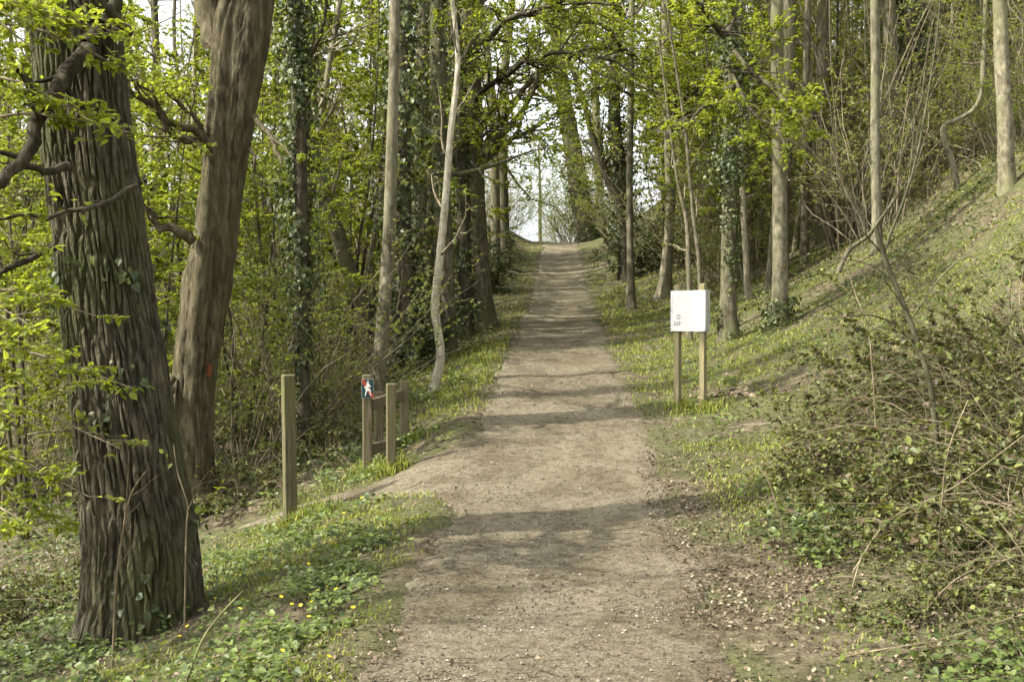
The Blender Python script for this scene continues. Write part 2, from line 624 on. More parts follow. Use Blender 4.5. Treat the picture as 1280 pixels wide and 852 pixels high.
# ------------------------------------------------------------------ trees seen one by one
def trunk_line(pts, d, top, n=40, dd=0.0):
    """pts: (pixel u, pixel v, width in px) from the foot up; carried on above the frame to height top"""
    C = []
    for i, (u, v, w) in enumerate(pts):
        di = d + dd * i / max(1, len(pts) - 1)
        p = at(u, v, di)
        C.append([*p, w / F_PX * di / 2])
    C = np.array(C)
    base_z = float(height(C[0, 0], C[0, 1]))
    C[0, 2] = min(C[0, 2], base_z) - .06
    while C[-1, 2] < top:
        dv = (C[-1] - C[-2])[:3]
        dv = dv / np.linalg.norm(dv)
        dv = norm(dv + np.array([rng.normal() * .06, rng.normal() * .06, .25]))
        st = min(1.6, top - C[-1, 2] + .05)
        rem = max(top - C[-1, 2], .01)
        C = np.vstack([C, [*(C[-1, :3] + dv * st), C[-1, 3] * (1 - .8 * st / (rem + st * .4 + .6))]])
    L = spline(C, n)
    L[:, 3] = np.maximum(L[:, 3], .006)
    return L[:, :3], L[:, 3]


def trunk_mesh(g, P, R, ns=12, lump=.08, flare=.35, seed=1, flare_h=.45):
    """one trunk skin with root flare and lumps"""
    n = len(P)
    P = P.copy()
    T = norm(np.gradient(P, axis=0))
    ref = np.array([1.0, 0, 0])
    U = norm(ref - (T @ ref)[:, None] * T)
    W = np.cross(T, U)
    a = np.arange(ns) / ns * 2 * math.pi
    ca, sa = np.cos(a), np.sin(a)
    h = np.concatenate([[0], np.cumsum(np.linalg.norm(np.diff(P, axis=0), axis=1))])
    fl = np.exp(-h / flare_h)[:, None]
    butt = noise(ca[None] * 1.7 + 5, sa[None] * 1.7 + 5, np.zeros((n, 1)), seed) * 1.6
    lm = (fbm(ca[None] * 1.3 + 7, sa[None] * 1.3 + 7, h[:, None] * 1.6, seed + 3, 3) - .5) * 2 * lump
    RR = R[:, None] * (1 + lm + flare * fl * butt)
    V = P[:, None] + (U[:, None] * ca[None, :, None] + W[:, None] * sa[None, :, None]) * RR[..., None]
    i = np.arange(n * ns).reshape(n, ns)
    nx = np.roll(i, -1, 1)
    g.add(V, np.stack([i[:-1], nx[:-1], nx[1:], i[1:]], -1).reshape(-1, 4))


def ivy_on(g, P, R, n, size, t0, t1, off=.05, seed=3, cut=.45, r=None):
    """ivy leaves in patches round a trunk line between heights t0..t1 (fractions)"""
    r = r or rng
    k = len(P)
    t = r.uniform(t0, t1, n * 2)
    a = r.uniform(0, 2 * math.pi, n * 2)
    keep = fbm(np.cos(a) * 1.2 + 3, np.sin(a) * 1.2 + 3, t * 14, seed, 3) > cut
    t, a = t[keep][:n], a[keep][:n]
    fi = t * (k - 1)
    i = np.minimum(fi.astype(int), k - 2)
    f = (fi - i)[:, None]
    c = P[i] * (1 - f) + P[i + 1] * f
    rad = R[i] * (1 - f[:, 0]) + R[i + 1] * f[:, 0]
    out = np.stack([np.cos(a), np.sin(a), np.zeros_like(a)], 1)
    pos = c + out * (rad + np.abs(r.normal(size=len(a))) * off)[:, None]
    D = norm(r.normal(size=(len(a), 3)) * .55 + np.array([0, 0, -.8]) + out * .35)
    N = norm(out + r.normal(size=(len(a), 3)) * .45 + np.array([0, 0, .4]))
    leaves(g, pos, D, N, size * r.uniform(.5, 1.25, len(a)), HEART, fold=.15)


def hero(name, label, pts, d, top, bark='grey_bark', group=None, ns=12, dd=0.0, lump=.12, flare=.35,
         branches=10, btlo=.45, blen=2.4, twigs=60, leaf_n=1500, leaf='mid_leaf', leaf_size=.05, ivy=None, seed=1, cat='tree', up=.12, bias=None):
    P, R = trunk_line(pts, d, top, 46, dd)
    root = P[0].copy()
    root[2] = float(height(root[0], root[1]))
    e = empty(name, root)
    tag(e, label, cat, group)
    P = P - root
    g = Geo()
    trunk_mesh(g, P, R, ns, lump, flare, seed)
    g.build('trunk', M[bark], e)
    if branches:
        b1, r1 = sprout(P[None], R[None], branches, btlo, .97, 1.05, blen, 7, up, .16, .42, bias=bias)
        b2, r2 = sprout(b1, r1, twigs, .15, 1, .75, blen * .4, 5, .06, .22, .5)
        gb = Geo()
        tubes(gb, b1, r1, 5)
        tubes(gb, b2, r2, 3)
        gb.build('branches', M['twig'] if bark in ('pale_bark', 'grey_bark', 'sapling_pale') else M[bark], e)
        if leaf_n:
            gl = Geo()
            lt = low_twigs(b2, 8.5 if d > 20 else 7, .35)
            leaf_on(gl, lt, int(leaf_n * len(lt) / len(b2)), leaf_size)
            gl.build('crown', M[leaf], e, smooth=False)
    if ivy:
        gi = Geo()
        for (n, size, t0, t1, off, cut) in ivy:
            ivy_on(gi, P, R, n, size, t0, t1, off, seed + 9, cut)
        gi.build('ivy', M['ivy_leaf'], e, smooth=False)
    return e, P, R, root


# ---- the old oak at the left, with furrowed bark
def oak():
    pts = [(182, 748, 140), (178, 690, 136), (166, 600, 129), (152, 500, 122), (138, 400, 116), (126, 300, 112), (112, 200, 109), (101, 100, 107), (92, 0, 107), (80, -160, 100)]
    d = 7.5
    C = np.array([[*at(u, v, d), w / F_PX * d / 2] for u, v, w in pts])
    C[0, 2] = float(height(C[0, 0], C[0, 1])) - .15
    C = np.vstack([C, [C[-1, 0] - .25, d, 6.2, .30], [C[-1, 0] - .3, d + .1, 8.0, .2], [C[-1, 0] - .35, d + .1, 10.5, .06]])
    root = C[0, :3].copy()
    root[2] = float(height(root[0], root[1]))
    e = empty('oak_tree', root)
    tag(e, 'massive oak trunk with deeply furrowed bark at the left edge', 'tree')
    L = spline(C, 4000)
    zz_ = np.concatenate([np.linspace(L[0, 2], 5.0, 470)[:-1], np.linspace(5.3, L[-1, 2], 50)])
    L = np.stack([np.interp(zz_, L[:, 2], L[:, c_]) for c_ in range(4)], 1)
    P, R = L[:, :3] - root, L[:, 3]
    n, ns = len(P), 330
    a = np.arange(ns) / ns * 2 * math.pi
    ca, sa = np.cos(a), np.sin(a)
    h = P[:, 2:3]
    fl = np.exp(-np.maximum(h, 0) / .42)
    butt = .25 + 1.0 * noise(ca[None] * 1.6 + 11, sa[None] * 1.6 + 11, 0 * h, 4)
    RR = R[:, None] * (1 + .16 * fl * butt + .12 * np.exp(-np.maximum(h + .05, 0) / .12) * butt ** 2 + .03 * (fbm(ca[None] * 1.2 + 3, sa[None] * 1.2 + 3, h * 1.2, 9, 3) - .5))
    # furrows: warped, stretched ridged noise cells
    nc = 46
    wob_ = .8 * (fbm(ca[None] * 2.2 + 1, sa[None] * 2.2 + 1, h * 2.6, 51, 3) - .5) + .35 * (noise(ca[None] * 8 + 1, sa[None] * 8 + 1, h * 12, 52) - .5)
    uu = (a[None] / (2 * math.pi) * nc + wob_)
    vv = h / .33 + .6 * noise(ca[None] * 9, sa[None] * 9, 0 * h, 53)
    iu, iv = np.floor(uu), np.floor(vv)
    F1 = np.full(uu.shape, 9.0)
    F2 = F1.copy()
    pid = np.zeros(uu.shape)
    for du in (-1, 0, 1):
        for dv in (-1, 0, 1):
            cu, cv = iu + du, iv + dv
            cm = np.mod(cu, nc)
            jx = cu + .15 + .7 * hash3(cm, cv, cm * 0, 61)
            jy = cv + hash3(cm, cv, cm * 0, 62)
            dd_ = np.sqrt((uu - jx) ** 2 + ((vv - jy) * .85) ** 2)
            hid = hash3(cm, cv, cm * 0, 63)
            near_ = dd_ < F1
            F2 = np.where(near_, F1, np.minimum(F2, dd_))
            pid = np.where(near_, hid, pid)
            F1 = np.where(near_, dd_, F1)
    crack = sstep(F2 - F1, .0, .34)
    ripple = noise(uu * .9 + 30, vv * 2.4, 0 * uu, 74)
    RR = RR + (crack - .8) * .030 * (.45 + 1.1 * ripple) + .008 * (pid - .5) * crack + .012 * (fbm(ca[None] * 34 + 9, sa[None] * 34 + 9, h * 30, 71, 3) - .5)
    V = P[:, None] + np.stack([ca[None] * RR, sa[None] * RR, 0 * RR], -1)
    i = np.arange(n * ns).reshape(n, ns)
    nx = np.roll(i, -1, 1)
    g = Geo()
    g.add(V, np.stack([i[:-1], nx[:-1], nx[1:], i[1:]], -1).reshape(-1, 4))
    g.build('trunk', M['oak_bark'], e, smooth=False)

    # limbs
    g = Geo()
    tw = []
    rp = []

    def limb(px, w0, w1, n=14, sub=0, sl=.6):
        c = np.array([at(u, v, dd) - root for u, v, dd in px])
        Lm = spline(c, n)
        Lm[1:-1] += rng.normal(size=(n - 2, 3)) * .016
        rr = np.linspace(w0, w1, n)
        gm = Geo()
        tubes(gm, Lm, rr, 9)
        gm.build('limb', M['dark_bark'], e)
        if sub:
            a1, b1 = sprout(Lm[None], rr[None], sub, .15, 1, .8, sl, 6, .02, .3, .5)
            tubes(g, a1, b1, 4)
            a2, b2 = sprout(a1, b1, sub * 3, .2, 1, .7, sl * .5, 4, .02, .25, .55)
            tubes(g, a2, b2, 3)
            tw.append((a1, a2))
        return Lm, rr
    limb([(112, 62, 7.25), (98, 78, 6.95), (72, 105, 6.8), (58, 140, 6.7), (38, 180, 6.6), (10, 218, 6.45), (-25, 245, 6.3)], .058, .03, 18, 5, .6)
    limb([(58, 142, 6.7), (45, 118, 6.6), (30, 100, 6.5), (22, 88, 6.45)], .03, .016, 8, 2, .4)
    limb([(85, 208, 7.15), (55, 214, 6.95), (25, 212, 6.8), (-15, 222, 6.6)], .03, .012, 10, 3, .4)
    limb([(170, 232, 7.2), (130, 250, 6.9), (70, 268, 6.7), (30, 262, 6.6), (-20, 275, 6.5)], .018, .008, 12, 5, .5)
    limb([(68, 310, 7.2), (40, 322, 7.0), (0, 343, 6.8), (-30, 352, 6.7)], .022, .014, 8, 2, .4)
    limb([(160, 40, 7.3), (140, 20, 7.0), (120, -10, 6.9), (60, -60, 6.7)], .04, .02, 9, 4, .7)
    limb([(110, 55, 7.2), (140, 10, 7.25), (150, -40, 7.3)], .05, .04, 8)
    # high limbs above the frame
    PP = P[None]
    hb, hr = sprout(PP, R[None] * .8, 9, .935, .995, .8, 3.4, 9, .16, .16, .35)
    tubes(g, hb, hr, 6)
    hb2, hr2 = sprout(hb, hr, 130, .15, 1, .8, 1.6, 6, .05, .22, .45)
    tubes(g, hb2, hr2, 3)
    g.build('branches', M['dark_bark'], e)
    gl = Geo()
    leaf_on(gl, hb2, 1800, .06)
    for a1, a2 in tw:
        leaf_on(gl, a2, 60 * max(1, len(a2) // 9), .05, LEAF6)
    gl.build('crown', M['spring_leaf'], e, smooth=False)
    gi = Geo()
    ivy_on(gi, P, R + .03, 420, .055, .02, .42, .02, 14, .56)
    gi.build('ivy', M['ivy_leaf'], e, smooth=False)
    return e


oak()

# ---- the leaning old tree behind it: forked top, hollow ridges, orange mark
def paint_bark():
    m = M['old_bark'].copy()
    m.name = 'old_bark_with_paint'
    nt = m.node_tree
    p = nt.nodes['Principled BSDF']
    src = p.inputs['Base Color'].links[0].from_socket
    tc = nt.nodes.new('ShaderNodeTexCoord')
    vd = nt.nodes.new('ShaderNodeVectorMath')
    vd.operation = 'DISTANCE'
    mp = nt.nodes.new('ShaderNodeMapping')
    mp.inputs['Scale'].default_value = (.9, .5, .62)
    nt.links.new(tc.outputs['Object'], mp.inputs['Vector'])
    nz = nt.nodes.new('ShaderNodeTexNoise')
    nz.inputs['Scale'].default_value = 11
    nt.links.new(tc.outputs['Object'], nz.inputs['Vector'])
    ad = nt.nodes.new('ShaderNodeMath')
    ad.operation = 'MULTIPLY_ADD'
    ad.inputs[1].default_value = .16
    nt.links.new(nz.outputs[0], ad.inputs[0])
    nt.links.new(mp.outputs[0], vd.inputs[0])
    nt.links.new(vd.outputs['Value'], ad.inputs[2])
    r = ramp(nt, ad.outputs[0], [(.10, (.75, .75, .75)), (.14, (0, 0, 0))])
    c = mix(nt, r, src, (.42, .085, .025))
    nt.links.new(c, p.inputs['Base Color'])
    return m, vd


def old_tree():
    d = 11.5
    pts = [(236, 640, 60), (238, 600, 52), (240, 540, 50), (243, 480, 52), (250, 420, 58), (262, 350, 60), (272, 280, 58), (281, 210, 57), (290, 140, 60), (297, 80, 66), (306, 20, 66), (322, -50, 56), (340, -140, 50)]
    C = np.array([[*at(u, v, d), w / F_PX * d / 2] for u, v, w in pts])
    C[0, 2] = float(height(C[0, 0], C[0, 1])) - .12
    C = np.vstack([C, [C[-1, 0] + .35, d + .2, 7.6, .14], [C[-1, 0] + .5, d + .3, 10.5, .05]])
    root = C[0, :3].copy()
    root[2] = float(height(root[0], root[1]))
    e = empty('hornbeam_tree', root)
    tag(e, 'leaning grooved trunk with a small orange paint mark behind the oak', 'tree')
    L = spline(C, 240)
    P, R = L[:, :3] - root, L[:, 3]
    n, ns = len(P), 130
    a = np.arange(ns) / ns * 2 * math.pi
    ca, sa = np.cos(a), np.sin(a)
    h = P[:, 2:3]
    tw_ = a[None] + .25 * h
    flut = noise(np.cos(tw_) * 2.3 + 5, np.sin(tw_) * 2.3 + 5, h * .35, 91)
    fl2 = noise(np.cos(tw_) * 5.5 + 5, np.sin(tw_) * 5.5 + 5, h * .8, 92)
    fl = np.exp(-np.maximum(h, 0) / .35)
    lum = fbm(ca[None] * 1.6 + 4, sa[None] * 1.6 + 4, h * 2.2, 93, 4) - .5
    left = np.clip(-ca[None], 0, 1)
    knob = left * (np.exp(-((h - 1.0) / .35) ** 2) * .30 + np.exp(-((h - 2.4) / .25) ** 2) * .12) * (.4 + 1.3 * noise(ca[None] * 4, sa[None] * 4 + 3, h * 7, 95))
    RR = R[:, None] * (1 + .5 * (flut - .5) + .12 * (fl2 - .5) + .7 * fl * (.3 + flut) + .22 * lum + knob)
    RR = RR + .016 * (fbm(ca[None] * 9, sa[None] * 9, h * 5, 96, 3) - .5) + .010 * (fbm(ca[None] * 22, sa[None] * 22, h * 14, 98, 3) - .5) - .02 * sstep(.5 - np.abs(noise(np.cos(tw_) * 3 + 2, np.sin(tw_) * 3 + 2, h * .5, 97) - .5), .44, .5)
    V = P[:, None] + np.stack([ca[None] * RR, sa[None] * RR, 0 * RR], -1)
    i = np.arange(n * ns).reshape(n, ns)
    nx = np.roll(i, -1, 1)
    g = Geo()
    g.add(V, np.stack([i[:-1], nx[:-1], nx[1:], i[1:]], -1).reshape(-1, 4))
    m, vd = paint_bark()
    # centre of the paint mark: on the bark seen just right of the axis at pixel row 470
    c = at(262, 470, d - .17) - root
    vd.inputs[1].default_value = (c[0] * .9, c[1] * .5, c[2] * .62)
    g.build('trunk', m, e)
    g = Geo()
    rec = []

    def limb(px, w0, w1, n=12, sub=0, sl=.7, ns=8):
        c = np.array([at(u, v, dd) - root for u, v, dd in px])
        Lm = spline(c, n)
        Lm[1:-1] += rng.normal(size=(n - 2, 3)) * .02
        rr = np.linspace(w0, w1, n)
        gm = Geo()
        tubes(gm, Lm, rr, ns)
        gm.build('limb', M['old_bark'], e)
        if sub:
            a1, b1 = sprout(Lm[None], rr[None], sub, .2, 1, .8, sl, 6, .04, .28, .5)
            tubes(g, a1, b1, 4)
            a2, b2 = sprout(a1, b1, sub * 3, .2, 1, .7, sl * .5, 4, .02, .25, .55)
            tubes(g, a2, b2, 3)
            rec.append(a2)
    limb([(283, 70, 11.5), (268, 35, 11.5), (258, 0, 11.5), (238, -70, 11.5), (215, -180, 11.6)], .17, .10, 12, 5, 2)
    limb([(268, 185, 11.3), (240, 165, 11.1), (210, 152, 10.9), (170, 118, 10.6), (140, 100, 10.4)], .05, .02, 12, 7, 1.0)
    limb([(270, 190, 11.3), (250, 160, 11.2), (235, 135, 11.1), (200, 110, 10.9)], .035, .016, 10, 5, .9)
    limb([(262, 190, 11.3), (232, 172, 11.0), (212, 168, 10.8), (190, 120, 10.6), (172, 100, 10.5)], .03, .012, 10, 5, .8)
    limb([(240, 300, 11.2), (215, 285, 11.0), (188, 275, 10.9), (178, 255, 10.8), (172, 225, 10.7)], .055, .012, 12, 6, .8)
    limb([(252, 190, 11.2), (222, 172, 11.0), (195, 140, 10.9), (165, 118, 10.7)], .02, .009, 10, 4, .6)
    limb([(318, 145, 11.4), (332, 165, 11.3), (345, 185, 11.25), (352, 205, 11.2)], .035, .014, 8, 1, .3)
    limb([(335, 170, 11.3), (352, 182, 11.2), (365, 195, 11.1)], .016, .007, 6, 1, .4)
    limb([(312, 185, 11.4), (318, 200, 11.3), (318, 225, 11.3), (321, 232, 11.3)], .02, .008, 7)
    limb([(215, 490, 11.2), (200, 470, 11.1), (196, 450, 11.1)], .06, .02, 7)
    limb([(216, 470, 11.3), (203, 490, 11.2), (198, 530, 11.2), (204, 600, 11.2), (212, 650, 11.25)], .05, .045, 9)
    hb, hr = sprout(P[None], R[None] * .8, 8, .82, .98, .8, 3.0, 8, .14, .16, .4)
    tubes(g, hb, hr, 6)
    hb2, hr2 = sprout(hb, hr, 110, .15, 1, .8, 1.4, 6, .05, .22, .45)
    tubes(g, hb2, hr2, 3)
    g.build('branches', M['old_bark'], e)
    gl = Geo()
    leaf_on(gl, hb2, 1200, .055)
    for a2 in rec:
        leaf_on(gl, a2, 45 * max(1, len(a2) // 3), .05)
    gl.build('crown', M['spring_leaf'], e, smooth=False)


old_tree()

H = hero
H('slender_tree', 'upright trunk wrapped in bright glossy ivy, between leaning tree and barrier', [(378, 585, 24), (378, 520, 20), (377, 400, 20), (376, 250, 19), (372, 100, 18), (370, 0, 17)], 13.0, 10, 'dark_bark', branches=12, btlo=.45, leaf_n=1600, leaf='mid_leaf', twigs=70,
  ivy=[(1500, .045, .0, .45, .03, .5), (4200, .052, .25, .75, .14, .42)], seed=3)
H('slender_tree', 'straight grey-brown trunk rising right behind the wooden barrier', [(468, 520, 19), (472, 480, 18), (479, 400, 17), (486, 300, 16), (491, 150, 14), (494, 0, 12)], 14.6, 11, 'grey_bark', branches=8, btlo=.55, leaf_n=900, twigs=50, seed=5, ns=14)
H('slender_tree', 'thin pale sapling with a curved foot beside the grassy verge', [(538, 486, 13), (546, 470, 12), (551, 440, 11), (544, 385, 10.5), (550, 320, 10), (557, 250, 9), (563, 170, 8), (572, 90, 7), (570, 40, 6), (562, -30, 5)], 14.8, 8.5, 'sapling_pale', branches=9, btlo=.3, blen=1.6, twigs=45, leaf_n=220, leaf='mid_leaf', seed=7, flare=.1)
H('leaning_tree', 'pale trunk leaning left behind the upright trunk at the barrier', [(468, 430, 21), (452, 385, 21), (435, 335, 19), (418, 280, 18), (400, 225, 17), (384, 150, 15)], 18.5, 8, 'pale_bark', branches=7, btlo=.4, leaf_n=400, twigs=40, seed=9)
H('ivy_tree', 'dark ivy-smothered trunk just behind the straight grey-brown one', [(508, 470, 26), (506, 400, 24), (503, 300, 24), (503, 150, 22), (505, 0, 20)], 18, 12, 'dark_bark', branches=10, btlo=.5, leaf_n=900, twigs=60, ivy=[(5200, .075, .0, .72, .22, .36)], seed=11)
H('broad_tree', 'mossy olive trunk between the pale sapling and the wide-footed tree', [(560, 470, 26), (559, 420, 23), (556, 330, 22), (553, 250, 21), (549, 150, 20), (546, 0, 18)], 19.5, 13, 'oak_bark', branches=16, btlo=.33, leaf_n=5000, twigs=200, ivy=[(900, .07, .3, .8, .10, .5)], seed=13, blen=3.2, leaf='spring_leaf', leaf_size=.075, bias=(.7, 0, 0))
eW, PW_, RW_, rW = H('broad_tree', 'stout wide-footed trunk beside the path edge, left of the slope', [(598, 402, 40), (598, 385, 34), (596, 330, 30), (593, 260, 28), (591, 190, 27), (589, 100, 25), (586, 0, 22)], 23, 15, 'oak_bark', branches=20, btlo=.30, blen=4.2, leaf_n=9000, twigs=300, leaf='spring_leaf', ivy=[(1300, .07, .45, .8, .12, .5)], seed=15, ns=18, flare=.5, leaf_size=.085, bias=(.8, -.2, 0))
H('broad_tree', 'reddish ivy-stemmed trunk touching the stout wide-footed trunk', [(583, 425, 20), (582, 370, 18), (580, 300, 17), (578, 200, 18), (573, 80, 16)], 22, 12, 'dark_bark', branches=12, btlo=.35, leaf_n=3500, twigs=140, ivy=[(1600, .07, .0, .7, .10, .5)], seed=17, leaf='spring_leaf', leaf_size=.08)
H('slender_tree', 'pale thin trunk in the cutting, left of the path crest', [(619, 318, 13), (619, 250, 12), (617, 180, 11), (612, 100, 10), (600, 0, 9)], 35, 17, 'pale_bark', branches=20, btlo=.28, blen=4.2, leaf_n=7000, twigs=300, leaf='spring_leaf', seed=19, leaf_size=.085, bias=(.9, 0, 0))
H('slender_tree', 'darker trunk paired with the pale thin one left of the crest', [(630, 318, 15), (629, 260, 13), (628, 180, 12), (630, 100, 11), (640, 0, 9)], 36, 17, 'oak_bark', branches=20, btlo=.28, blen=4.2, leaf_n=7000, twigs=300, leaf='spring_leaf', seed=21, leaf_size=.085, bias=(.9, 0, 0))
H('leaning_tree', 'thick trunk leaning left at the crest of the path', [(737, 304, 32), (732, 285, 26), (722, 225, 24), (712, 165, 21), (703, 110, 19), (697, 60, 16), (690, 0, 13)], 47, 19, 'oak_bark', branches=18, btlo=.35, blen=4, leaf_n=5500, twigs=220, leaf='spring_leaf', leaf_size=.09, ivy=[(1400, .11, .05, .75, .15, .5)], seed=23, flare=.2)
H('slender_tree', 'straight greyish trunk just right of the leaning tree at the crest', [(752, 300, 13), (750, 250, 11), (747, 180, 11), (743, 90, 10), (742, 0, 8)], 50, 20, 'grey_bark', branches=12, btlo=.3, blen=3.6, leaf_n=1600, twigs=90, leaf='mid_leaf', leaf_size=.09, seed=25)
H('ivy_tree', 'dark ivy-clad tree on the right bank near the crest', [(783, 345, 20), (780, 290, 18), (776, 220, 18), (768, 150, 16), (770, 70, 14), (772, 0, 12)], 33, 16, 'dark_bark', branches=20, btlo=.35, blen=4.2, leaf_n=7000, twigs=300, leaf='spring_leaf', leaf_size=.085, ivy=[(5200, .09, .1, .9, .3, .38)], seed=27, bias=(-.9, 0, 0))
H('leaning_tree', 'black bare limb-like trunk slanting left over the path near crest', [(785, 330, 12), (777, 265, 11), (760, 225, 10), (742, 175, 8), (730, 130, 7), (715, 85, 6)], 32, 9, 'dark_bark', branches=12, btlo=.3, blen=2.4, leaf_n=2600, twigs=110, leaf='spring_leaf', leaf_size=.07, seed=29)
eP, PP_, RP_, rP = H('slender_tree', 'thin straight pole of a tree at the foot of the ivy bank', [(789, 366, 11), (788, 330, 9), (787, 250, 8.5), (788, 150, 8), (790, 0, 7)], 26, 14, 'grey_bark', branches=14, btlo=.38, leaf_n=5000, twigs=180, seed=31, blen=3.0, leaf='spring_leaf', leaf_size=.08, bias=(-.5, 0, 0))
eS, PS_, RS_, rS = H('slender_tree', 'grey trunk with a swollen foot, left of the white board', [(830, 360, 20), (833, 335, 14), (838, 270, 13), (836, 180, 12), (833, 80, 11), (832, 0, 10)], 26.5, 14, 'grey_bark', branches=16, btlo=.35, leaf_n=6000, twigs=220, seed=33, flare=.5, blen=3.6, leaf='spring_leaf', leaf_size=.08, bias=(-.6, 0, 0))
H('young_tree', 'bare sapling rising behind the left part of the white board', [(863, 372, 6.5), (861, 330, 6), (858, 275, 5.5), (850, 240, 4.5), (843, 200, 4)], 18, 6, 'pale_bark', branches=9, btlo=.2, blen=1.2, leaf_n=140, twigs=34, seed=35)
H('young_tree', 'bare sapling rising behind the right part of the white board', [(877, 372, 6.5), (874, 330, 6), (868, 280, 5.5), (862, 220, 4.5), (855, 150, 4)], 18, 7, 'pale_bark', branches=9, btlo=.2, blen=1.2, leaf_n=140, twigs=34, seed=37)
eh, Ph, Rh, rh = H('ivy_tree', 'brown trunk with ivy strands directly right of the white board', [(911, 408, 24), (910, 380, 19), (911, 300, 18), (913, 200, 18), (914, 100, 17), (915, 0, 16)], 17, 12, 'oak_bark', branches=14, btlo=.4, leaf_n=4500, twigs=160, leaf='spring_leaf', ivy=[(1300, .045, .02, .4, .04, .52), (3600, .054, .3, .75, .18, .42)], seed=39, leaf_size=.065)
H('slender_tree', 'thin dark trunk between the two trunks right of the board', [(936, 374, 9), (933, 330, 8), (929, 260, 7.5), (925, 150, 7), (922, 0, 6)], 21, 11, 'grey_bark', branches=8, btlo=.45, leaf_n=500, twigs=40, seed=41)
H('broad_tree', 'smooth pale grey trunk with a skirt of ivy at its foot', [(977, 420, 26), (975, 395, 20), (975, 300, 18.5), (974, 200, 17.5), (972, 100, 16.5), (971, 0, 15.5)], 16.7, 13, 'pale_bark', branches=12, btlo=.5, leaf_n=1600, twigs=90, leaf='spring_leaf', ivy=[(900, .06, .0, .13, .09, .3)], seed=43, ns=16, flare=.45)
H('slender_tree', 'slim grey pole of a tree on the bank, beyond the pale trunk', [(1004, 345, 11), (1006, 280, 10.5), (1007, 180, 10), (1008, 80, 9), (1010, 0, 8.5)], 22, 14, 'grey_bark', branches=12, btlo=.38, leaf_n=3500, twigs=140, seed=45, leaf='spring_leaf', leaf_size=.07)
H('slender_tree', 'smooth straight grey pole standing mid-bank above the sapling fork', [(1097, 310, 14), (1096, 260, 12), (1094, 180, 11.5), (1094, 90, 11), (1093, 0, 10)], 19, 13, 'grey_bark', branches=8, btlo=.5, leaf_n=600, twigs=50, seed=47)
H('ivy_tree', 'double-bent trunk with hanging ivy high on the right bank', [(1156, 245, 22), (1150, 210, 15), (1151, 150, 13), (1147, 95, 12), (1140, 40, 11), (1137, 0, 10)], 23, 14, 'pale_bark', branches=9, btlo=.5, leaf_n=700, twigs=50, ivy=[(3800, .075, .3, .8, .30, .42)], seed=49)
H('slender_tree', 'grey trunk just right of the hooked stem, upper bank', [(1235, 205, 13), (1229, 150, 12), (1226, 80, 12), (1222, 0, 11)], 24, 14, 'grey_bark', branches=9, btlo=.5, leaf_n=700, twigs=50, ivy=[(1500, .075, .1, .8, .15, .45)], seed=51)
H('hooked_tree', 'thin stem with a hooked bend like a swan neck, upper bank', [(1198, 222, 8), (1190, 200, 7), (1181, 178, 6.5), (1180, 158, 6.5), (1196, 150, 6), (1216, 138, 6), (1226, 118, 6), (1229, 80, 6), (1231, 30, 5.5), (1232, -20, 5)], 19.5, 8, 'grey_bark', branches=5, btlo=.6, leaf_n=200, twigs=20, seed=53, flare=.1)
H('broad_tree', 'sunlit pale straight trunk at the far right of the bank', [(1261, 246, 24), (1258, 215, 19), (1256, 150, 18.5), (1252, 70, 17.5), (1249, 0, 16.5)], 17, 13, 'pale_bark', branches=9, btlo=.5, leaf_n=900, twigs=60, seed=55, ns=16, flare=.4)
H('young_tree', 'lone thin tree standing in the sky gap beyond the crest', [(676, 300, 5), (675, 270, 4), (675, 235, 3.2), (674, 200, 2.5)], 62, 11, 'oak_bark', branches=24, btlo=.3, blen=2.4, leaf_n=900, twigs=170, leaf='mid_leaf', leaf_size=.08, seed=57)

# low dark limb with fresh leaves hanging in from the top, part of the tree right of the board
def low_limb():
    g, gl = Geo(), Geo()
    rec = []
    for px, w0 in (([(917, 20, 17), (905, 45, 16), (880, 12, 14.6), (860, -6, 14), (830, -30, 13.6)], .05), ([(914, 60, 17), (935, 85, 16.2), (960, 105, 15.6), (985, 130, 15), (1000, 150, 14.6)], .045),
                   ([(916, 110, 17), (895, 125, 16), (872, 140, 15.2), (850, 175, 14.6)], .035), ([(914, 90, 17), (940, 140, 16), (970, 160, 15), (985, 190, 14.4)], .03)):
        c = np.array([at(*q) - rh for q in px])
        Lm = spline(c, 12)
        rr = np.linspace(w0, w0 * .35, 12)
        tubes(g, Lm, rr, 7)
        a1, b1 = sprout(Lm[None], rr[None], 14, .15, 1, .9, 1.1, 6, -.02, .22, .5)
        a1[..., 2] = a1[:, :1, 2] + (a1[..., 2] - a1[:, :1, 2]) * .45
        a2, b2 = sprout(a1, b1, 60, .15, 1, .7, .45, 4, -.02, .22, .55)
        tubes(g, a1, b1, 4)
        tubes(g, a2, b2, 3)
        leaf_on(gl, a2, 1500, .06, LEAF4, upw=1.6)
    g.build('low_limb', M['dark_bark'], eh)
    gl.build('low_foliage', M['spring_leaf'], eh, smooth=False)


low_limb()


